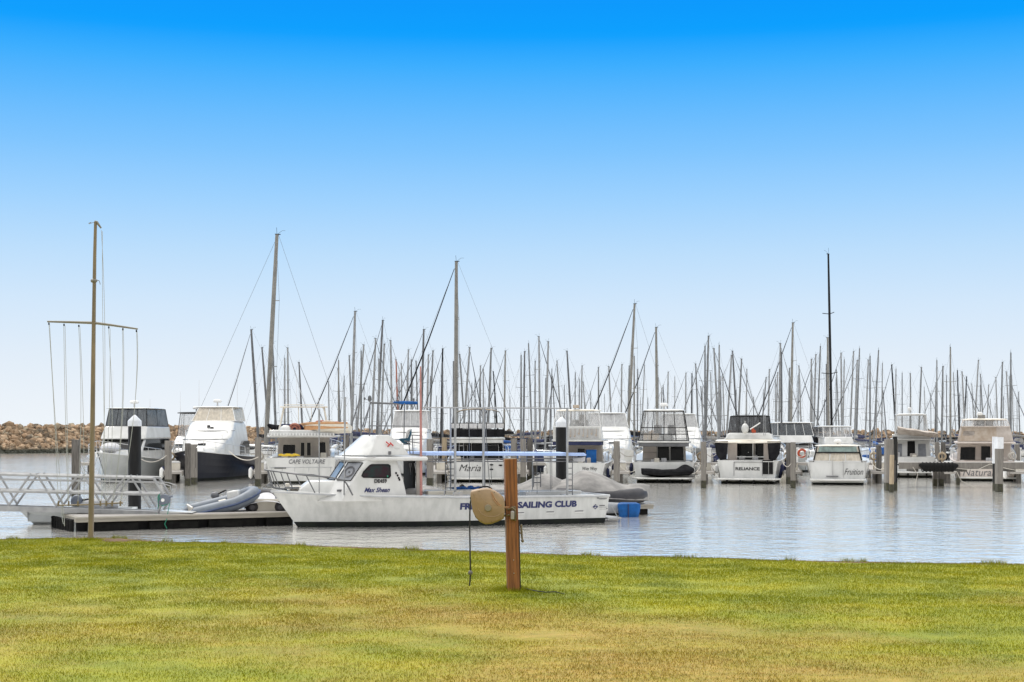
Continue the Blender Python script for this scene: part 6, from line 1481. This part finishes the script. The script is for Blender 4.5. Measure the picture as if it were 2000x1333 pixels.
# ================================================================ yachts
def make_yacht(name, label, hullm, mastm, covm, sailm, H=15.0, cabin='gelcoat', spread=2):
    ro = empty(name, label, 'yacht', (0,0,0))
    L, B = 11.2, 3.4
    h = Hull(L, B, 1.05, 1.3, rake=1.3, st=.62, ch=.82, full=.42, pw=2.0, trake=.5, boot=.12, flare=1.3)
    h.build(ro, ('antifoul','antifoul',hullm,hullm,'gelcoat','alu'), n=14)
    mb = MB(); q = mb.frus((3.0,8.2,1.15,.65,1.08),(3.3,7.4,1.0,.5,1.62)); cb_ = mb.build('coachroof', M[cabin], ro, bevel=.08)
    for k in ('port','stbd'):
        mb = MB()
        for u in (.12,.42,.68): mb.win(q[k],u,.35,u+.2,.75,.015,.01,.06)
        mb.build('window', M['glass_dark'], cb_)
    mb = MB(); mb.frus((2.2,3.7,1.15,1.05,1.25),(2.4,3.5,1.05,.9,2.2)); mb.build('spray_hood', M[covm], ro, bevel=.12)
    mx = 5.8
    mb = MB(); mb.loft([[(mx+rr*1.35*math.cos(k*math.pi/4)-.003*0, rr*math.sin(k*math.pi/4), z) for k in range(8)] for rr, z in ((.11,1.3),(.11,9),(.10,12),(.08,H))]); mast = mb.build('mast', M[mastm], ro)
    mb = MB(); mb.obox((mx-.05,0,H+.02),.35,.10,.05); mb.tube([(mx,0,H),(mx+.05,0,H+.45)], .012, 5); mb.tube([(mx,0,H),(mx-.35,.1,H+.25),(mx-.55,.1,H+.25)], .010, 5); mb.build('masthead', M['mast_black'], mast)
    zs_ = [1+(H-1)*f for f in ((.40,.70) if spread == 2 else (.55,))]
    for z in zs_:
        w_ = .95 if z < H*.6 else .7; mb = MB(); mb.tube([(mx-.2,-w_,z+.08),(mx,0,z),(mx-.2,w_,z+.08)], .028, 5); mb.build('spreader', M[mastm], mast)
    mb = MB(); mb.tube([(mx-.15,0,2.35),(1.4,0,2.5)], .065, 8); mb.build('boom', M[mastm], ro)
    mb = MB(); mb.tube([(mx-.05,0,2.9),(mx-.4,0,2.75),(3.5,0,2.68),(1.6,0,2.58)], [.10,.20,.19,.11], 10); mb.build('sail_cover', M[covm], ro)
    mb = MB(); mb.tube([(L-.35,0,1.5),(L-.45,0,1.9),(mx+2.0,0,H*.62),(mx+.15,0,H*.965)], [.03,.065,.05,.025], 7); mb.build('furled_sail', M[sailm], ro)
    mb = MB(); mb.tube([(.1,0,1.1),(mx-.1,0,H)], .010, 4); mb.tube([(L-.1,0,1.35),(mx+.1,0,H*.97)], .010, 4)
    for sg in (1,-1):
        mb.tube([(mx-.1,sg*1.5,1.1),(mx-.2,sg*.95,zs_[0]+.08),(mx-.2 if spread==2 else mx,sg*.7 if spread==2 else 0,(zs_[1]+.08) if spread==2 else H*.95),(mx,0,H*.97)], .010, 4)
        mb.tube([(mx-.4,sg*1.5,1.1),(mx,0,zs_[0])], .009, 4)
    mb.build('rigging', M['wire'], ro)
    mb = MB()
    for sg in (1,-1):
        for k in range(9):
            t = .02+.96*k/8; x,y,z = h.pt(t,1); mb.tube([(x,sg*max(.05,y-.05),z),(x,sg*max(.05,y-.05),z+.62)], .014, 4)
        for zz_ in (.6,.32): mb.tube([(h.pt(t/8,1)[0],sg*max(.05,h.pt(t/8,1)[1]-.05),h.pt(t/8,1)[2]+zz_) for t in range(9)], .008, 4)
    mb.build('lifelines', M['steel'], ro)
    for c in ro.children: c.location.x = -mx
    return ro
G_ = 'yachts berthed beyond the motor boats'
protos = {
 'w': make_yacht('sailing_yacht','x x x x','gelcoat','mast_silver','navy_fabric','alu_dull'),
 'b': make_yacht('sailing_yacht','x x x x','gelcoat','mast_grey','grey_fabric','mast_grey'),
 'B': make_yacht('sailing_yacht','x x x x','gelcoat','mast_grey','blue_fabric','alu_dark'),
 'n': make_yacht('sailing_yacht','x x x x','navy_hull','mast_silver','navy_fabric','black_fabric'),
 'g': make_yacht('sailing_yacht','x x x x','gelcoat_cream','alu_dark','black_fabric','alu_dark', spread=1),
 't': make_yacht('sailing_yacht','x x x x','gelcoat','mast_tan','black_fabric','mast_black'),
 'k': make_yacht('sailing_yacht','x x x x','gelcoat','mast_black','black_fabric','mast_black'),
 'r': make_yacht('sailing_yacht','x x x x','gelcoat','mast_red','cream_fabric','cream_fabric', spread=1),
}
# mast list read from the photograph: (top x, top y, x at the horizon, kind, fixed height or 0, bow side -1 left / 1 right / 0 any)
masts = [(541,458,520.5,'t',20.5,-1),(490.6,644,503.5,'g',0,-1),(511.6,678.6,525,'g',0,0),(532,671,539,'b',0,0),(562,680,563,'w',0,1),(584,708,591,'g',0,1),(641.6,746,643.5,'b',0,0),(660.5,720.6,665,'b',0,0),
(682,695,688.5,'b',0,0),(693.5,608.7,686.5,'b',0,-1),(710.6,673.5,697,'w',0,1),(733.7,661.5,726,'b',0,1),(747.5,626,736,'g',0,-1),(750.5,672.6,744,'w',0,0),(763,665.7,766,'w',0,1),(773.6,702.6,778,'r',0,0),(784,711,784,'b',0,1),
(797.6,683.7,794,'w',0,-1),(803.6,703.5,803,'g',0,0),(812.6,705.6,817,'b',0,0),(827.7,644,822,'g',0,-1),(836.7,693.6,833.5,'w',0,-1),(845.7,685.5,838.5,'b',0,-1),(864.6,681.6,861.5,'k',0,-1),(891.3,511.4,890.5,'t',19,-1),(885.6,706.5,886,'b',0,0),
(897.8,692,908,'b',0,1),(917.5,678.8,905,'w',0,1),(927.8,738,928,'g',0,0),(914,759,916,'w',0,1),(938.3,715,938,'w',0,0),(944,721.5,944,'b',0,1),(959.4,680.4,953,'b',0,-1),(963.4,725.5,972,'k',0,1),(987,685.8,984.5,'t',0,-1),(1024.7,687,1022.5,'g',0,0),
(1032.3,671.5,1038.5,'b',0,0),(1052.6,658,1054.5,'w',0,1),(1071,668,1065.5,'w',0,0),(1078,720.7,1074.5,'g',0,0),(1079,735,1085,'b',0,0),(1087.7,705,1097,'b',0,-1),(1107.4,685.8,1117,'g',0,0),(1136.8,715,1135,'w',0,-1),(1139,746,1145,'w',0,1),
(1168.7,718,1169.5,'b',0,-1),(1189,716,1195,'w',0,1),(1214.6,712.6,1213,'w',0,-1),(1239.5,593.7,1227,'t',17.5,-1),(1229,715,1226.5,'b',0,0),(1245.7,721.5,1245,'g',0,0),(1259,713,1253,'b',0,0),(1281.4,640,1283.5,'t',0,-1),(1285.4,738,1285,'w',0,1),(1295,753,1299,'k',0,0),
(1305,727,1303,'w',0,-1),(1318,736.5,1318,'b',0,0),(1339.6,729,1339,'w',0,-1),(1351.6,730,1351,'k',0,1),(1358.7,711,1364,'b',0,1),(1368.7,755,1374.5,'g',0,1),(1383.8,657,1378.5,'b',0,-1),(1388,728,1390,'w',0,0),(1394.4,681,1403.5,'b',0,1),(1411.5,732,1415,'w',0,-1),
(1428.8,694,1419.5,'w',0,-1),(1430.8,685.8,1440,'g',0,1),(1448.5,701.4,1441,'b',0,1),(1458.8,721.7,1457,'w',0,0),(1472,776,1472,'g',0,0),(1496.4,737,1487,'b',0,-1),(1502.6,722,1500,'w',0,0),(1518.6,728,1516,'b',0,-1),(1524.3,671.5,1521.5,'w',0,1),
(1542,719.4,1540,'b',0,0),(1548.5,631,1544.5,'t',16.5,-1),(1560.5,715,1565,'w',0,1),(1584.7,702,1583.5,'w',0,0),(1593.3,693,1589.5,'b',0,-1),(1602.4,677,1596,'b',0,0),(1613.8,712,1615,'g',0,0),(1616.5,660,1618.5,'t',0,0),(1617.8,497,1624.5,'k',20,1),(1633.7,723,1639,'b',0,0),(1642.6,690,1644.5,'b',0,-1),
(1649,703.4,1646.5,'w',0,0),(1667,687,1660.5,'w',0,-1),(1674.4,704,1669.5,'b',0,-1),(1678.8,681.4,1673,'b',0,0),(1696,703.4,1690.5,'w',0,1),(1716,684.7,1707.5,'b',0,0),(1723.5,710,1722,'w',0,0),(1724.5,763,1731,'g',0,0),(1741.5,712.6,1750,'k',0,-1),(1750,721.4,1748.5,'w',0,0),
(1762,728.7,1762,'g',0,0),(1778,730,1779,'b',0,0),(1799.8,718,1794.5,'b',0,1),(1805,756,1808.5,'w',0,0),(1828,748,1826,'w',0,1),(1841.6,716,1839.5,'b',0,-1),(1848.7,734,1849,'g',0,0),(1862,728.7,1866.5,'w',0,0),(1870,724,1873.5,'k',0,0),(1879,726.5,1885,'b',0,1),
(1888,736,1882.5,'k',0,1),(1898,750,1903,'w',0,0),(1911,703.8,1903,'b',0,0),(1915,731,1921,'b',0,1),(1931,752,1927,'w',0,0),(1945,737.5,1948.5,'w',0,0),(1957.8,707.8,1955,'b',0,-1),(1965.5,726.5,1972,'b',0,1),(1976,733,1979.5,'w',0,0),(1989.5,766,1991.5,'g',0,0)]
from mathutils import Euler
placed = []; rnd2 = random.Random(11)
def circles(x, y, th, S):
    return [(x+math.cos(th)*k*S, y+math.sin(th)*k*S, 1.75*S) for k in (-4.6,-2.3,0,2.3,4.4)]
lands = [(0,540,'the navy cruiser'),(540,690,'CAPE VOLTAIRE'),(690,885,'the launch cabin'),(885,1010,'the MARIA'),(1010,1060,'the gap right of MARIA'),(1060,1235,'the WOY WOY'),(1235,1385,'the black inflatable'),
         (1385,1530,'the RELIANCE'),(1530,1710,'the FRUITION'),(1710,1860,'the wheelhouse trawler'),(1860,2100,'the NATURALISTE')]
cols = {'w':'silver','b':'grey','n':'silver','g':'dark grey','t':'tan grey','k':'black','r':'rusty red'}
ordn = ['leftmost','second from left','third from left','fourth from left','fifth from left','sixth from left','seventh from left','eighth from left','ninth from left','tenth from left','eleventh from left','twelfth from left','thirteenth from left','fourteenth from left','fifteenth from left','sixteenth from left','seventeenth from left','eighteenth from left','nineteenth from left','twentieth from left','21st from left','22nd from left']
masts.sort(key=lambda m_: m_[0])
lab = {}
for a_, b_, nm in lands:
    ms = [m_ for m_ in masts if a_ <= m_[2] < b_]
    for i, m_ in enumerate(ms):
        hw_ = 'very tall' if m_[1] < 640 else 'tall' if m_[1] < 690 else 'middling' if m_[1] < 725 else 'short'
        lab[m_] = f'{hw_} {cols[m_[3]]} mast yacht, {ordn[i]} of those above {nm}'
cmap = {}
for k in protos:
    def walk(o):
        cmap[o.name] = list(o.children)
        for c in o.children: walk(c)
    walk(protos[k])
order = sorted(masts, key=lambda m_: (-m_[4], m_[1]))
for m_ in order:
    tx, ty, bx_, kind, Hf, side = m_
    h_ = HOR-ty; best = None
    for tr_ in range(160):
        H = Hf if Hf else rnd2.uniform(10.5,16.0) if tr_ < 100 else rnd2.uniform(9,20)
        if not Hf and h_ > 180: H = rnd2.uniform(13.5,17.5)
        Y = (H-EYE)*F/h_
        if Y < 66 or Y > 178:
            if not (Hf and tr_ > 5): continue
            Y = max(Y, 68+tr_*.05); H = EYE+h_*Y/F
        S = H/15.0
        sd_ = side or rnd2.choice((-1,1))
        th = rnd2.uniform(R(-50),R(50))+(math.pi if sd_ < 0 else 0)
        if rnd2.random() < .35 and not side: th = R(90)*rnd2.choice((-1,1))+rnd2.uniform(-.3,.3)
        lean = (tx-bx_)/h_
        x = XX(bx_, Y) - lean*EYE
        cs = circles(x, K*Y, th, S)
        if any(c[1]-c[2] < 62.2*K for c in cs): continue
        ov_ = sum(max(0, a[2]+b_[2]-math.hypot(a[0]-b_[0],a[1]-b_[1])) for a in cs for b_ in placed)
        if best is None or ov_ < best[0]: best = (ov_, x, Y, th, S, lean, cs)
        if ov_ == 0: break
    if best is None: continue
    ov_, x, Y, th, S, lean, cs = best
    placed += cs
    kk = kind
    if kind in 'wb' and rnd2.random() < .25: kk = 'n'
    elif kind == 'b' and rnd2.random() < .4: kk = 'B'
    ro = copy_tree(protos[kk], None, cmap)
    if m_[5] == 0 or m_[3] == 'k' and m_[4] or m_[0] == 541:
        for c in list(ro.children):
            if c.name.startswith('furled_sail'): bpy.data.objects.remove(c)
    ro.location = (x, K*Y, 0); ro.scale = (S,S,S)
    if m_[3] == 'k' and m_[4]:
        for c in list(ro.children):
            if c.name.startswith('mast'): c.scale = (.7,.7,1); c.location.x = -5.8*.7
            if c.name.startswith('rigging'): bpy.data.objects.remove(c)
    Mx = Matrix.Rotation(math.atan(lean), 3, 'Y') @ Matrix.Rotation(th, 3, 'Z')
    ro.rotation_euler = Mx.to_euler()
    tag(ro, lab[m_] if kk != 'n' else lab[m_], 'yacht', G_)
# the farthest berths: faint thin masts between the nearer ones
random.seed(31); farm = []
while len(farm) < 44:
    px = random.uniform(655,1995)
    if all(abs(px-q[0]) > 9 for q in farm): farm.append((px, random.uniform(728,790)))
farm.sort()
for a_, b_, nm in lands:
    fs_ = [q for q in farm if a_ <= q[0] < b_]
    for i, (px, ty) in enumerate(fs_):
        H = random.uniform(9.5,12.5); h_ = HOR-ty; Yn = (H-EYE)*F/h_
        if Yn > 185: Yn = 185; H = EYE+h_*Yn/F
        if Yn < 105: Yn = 105+random.random()*20; H = EYE+h_*Yn/F
        ro = copy_tree(protos[random.choice('wbgn')], None, cmap); S = H/15.0
        for c in list(ro.children):
            if c.name.startswith('furled_sail') and random.random() < .75: bpy.data.objects.remove(c)
        ro.location = (XX(px,Yn), K*Yn, 0); ro.scale = (S,S,S); ro.rotation_euler = (0,R(random.uniform(-1.5,1.5)),R(random.choice((90,-90))+random.uniform(-25,25)))
        tag(ro, f'faint far yacht, {ordn[i]} of the thinnest masts above {nm}', 'yacht', 'farthest yachts with thin masts')
# short-masted yachts berthed stern-on along the back of the jetty, seen through the gaps
random.seed(8)
gp = [(548,'just right of the navy cruiser'),(655,'behind the right side of the CAPE VOLTAIRE'),(700,'behind the flybridge of the launch, left side'),(735,'behind the flybridge of the launch, right side'),(862,'in the gap left of the MARIA'),(1018,'in the gap right of the MARIA'),(1046,'left of the WOY WOY, second in the gap'),
      (1243,'left of the black inflatable cruiser'),(1384,'in the gap left of the RELIANCE'),(1412,'behind the left side of the RELIANCE'),(1536,'in the gap right of the RELIANCE'),(1712,'in the gap right of the FRUITION'),(1845,'left piece of the gap left of the NATURALISTE'),(1872,'right piece of the gap left of the NATURALISTE'),(1992,'at the far right edge')]
for i, (px, where) in enumerate(gp):
    ro = copy_tree(protos[['n','B','g','w','b','t'][(i*5) % 6]], None, cmap)
    for c in list(ro.children):
        if c.name.startswith('furled_sail') and i % 3: bpy.data.objects.remove(c)
    S = random.uniform(.62,.72); Yn = 64.2+random.uniform(0,.5)
    ro.location = (XX(px,Yn), K*Yn+2.2, 0); ro.scale = (S*1.05,S*1.05,S)
    ro.rotation_euler = (0, R(random.uniform(-1,1)), R(90)-math.atan2(XX(px,Yn),K*Yn)+R(random.uniform(-3,3)))
    tag(ro, 'small yacht stern-on to the jetty '+where, 'yacht', 'small yachts along the back of the jetty')
for k in protos:
    def kill(o):
        for c in list(o.children): kill(c)
        bpy.data.objects.remove(o)
    kill(protos[k])
# rename so the first copies carry clean names
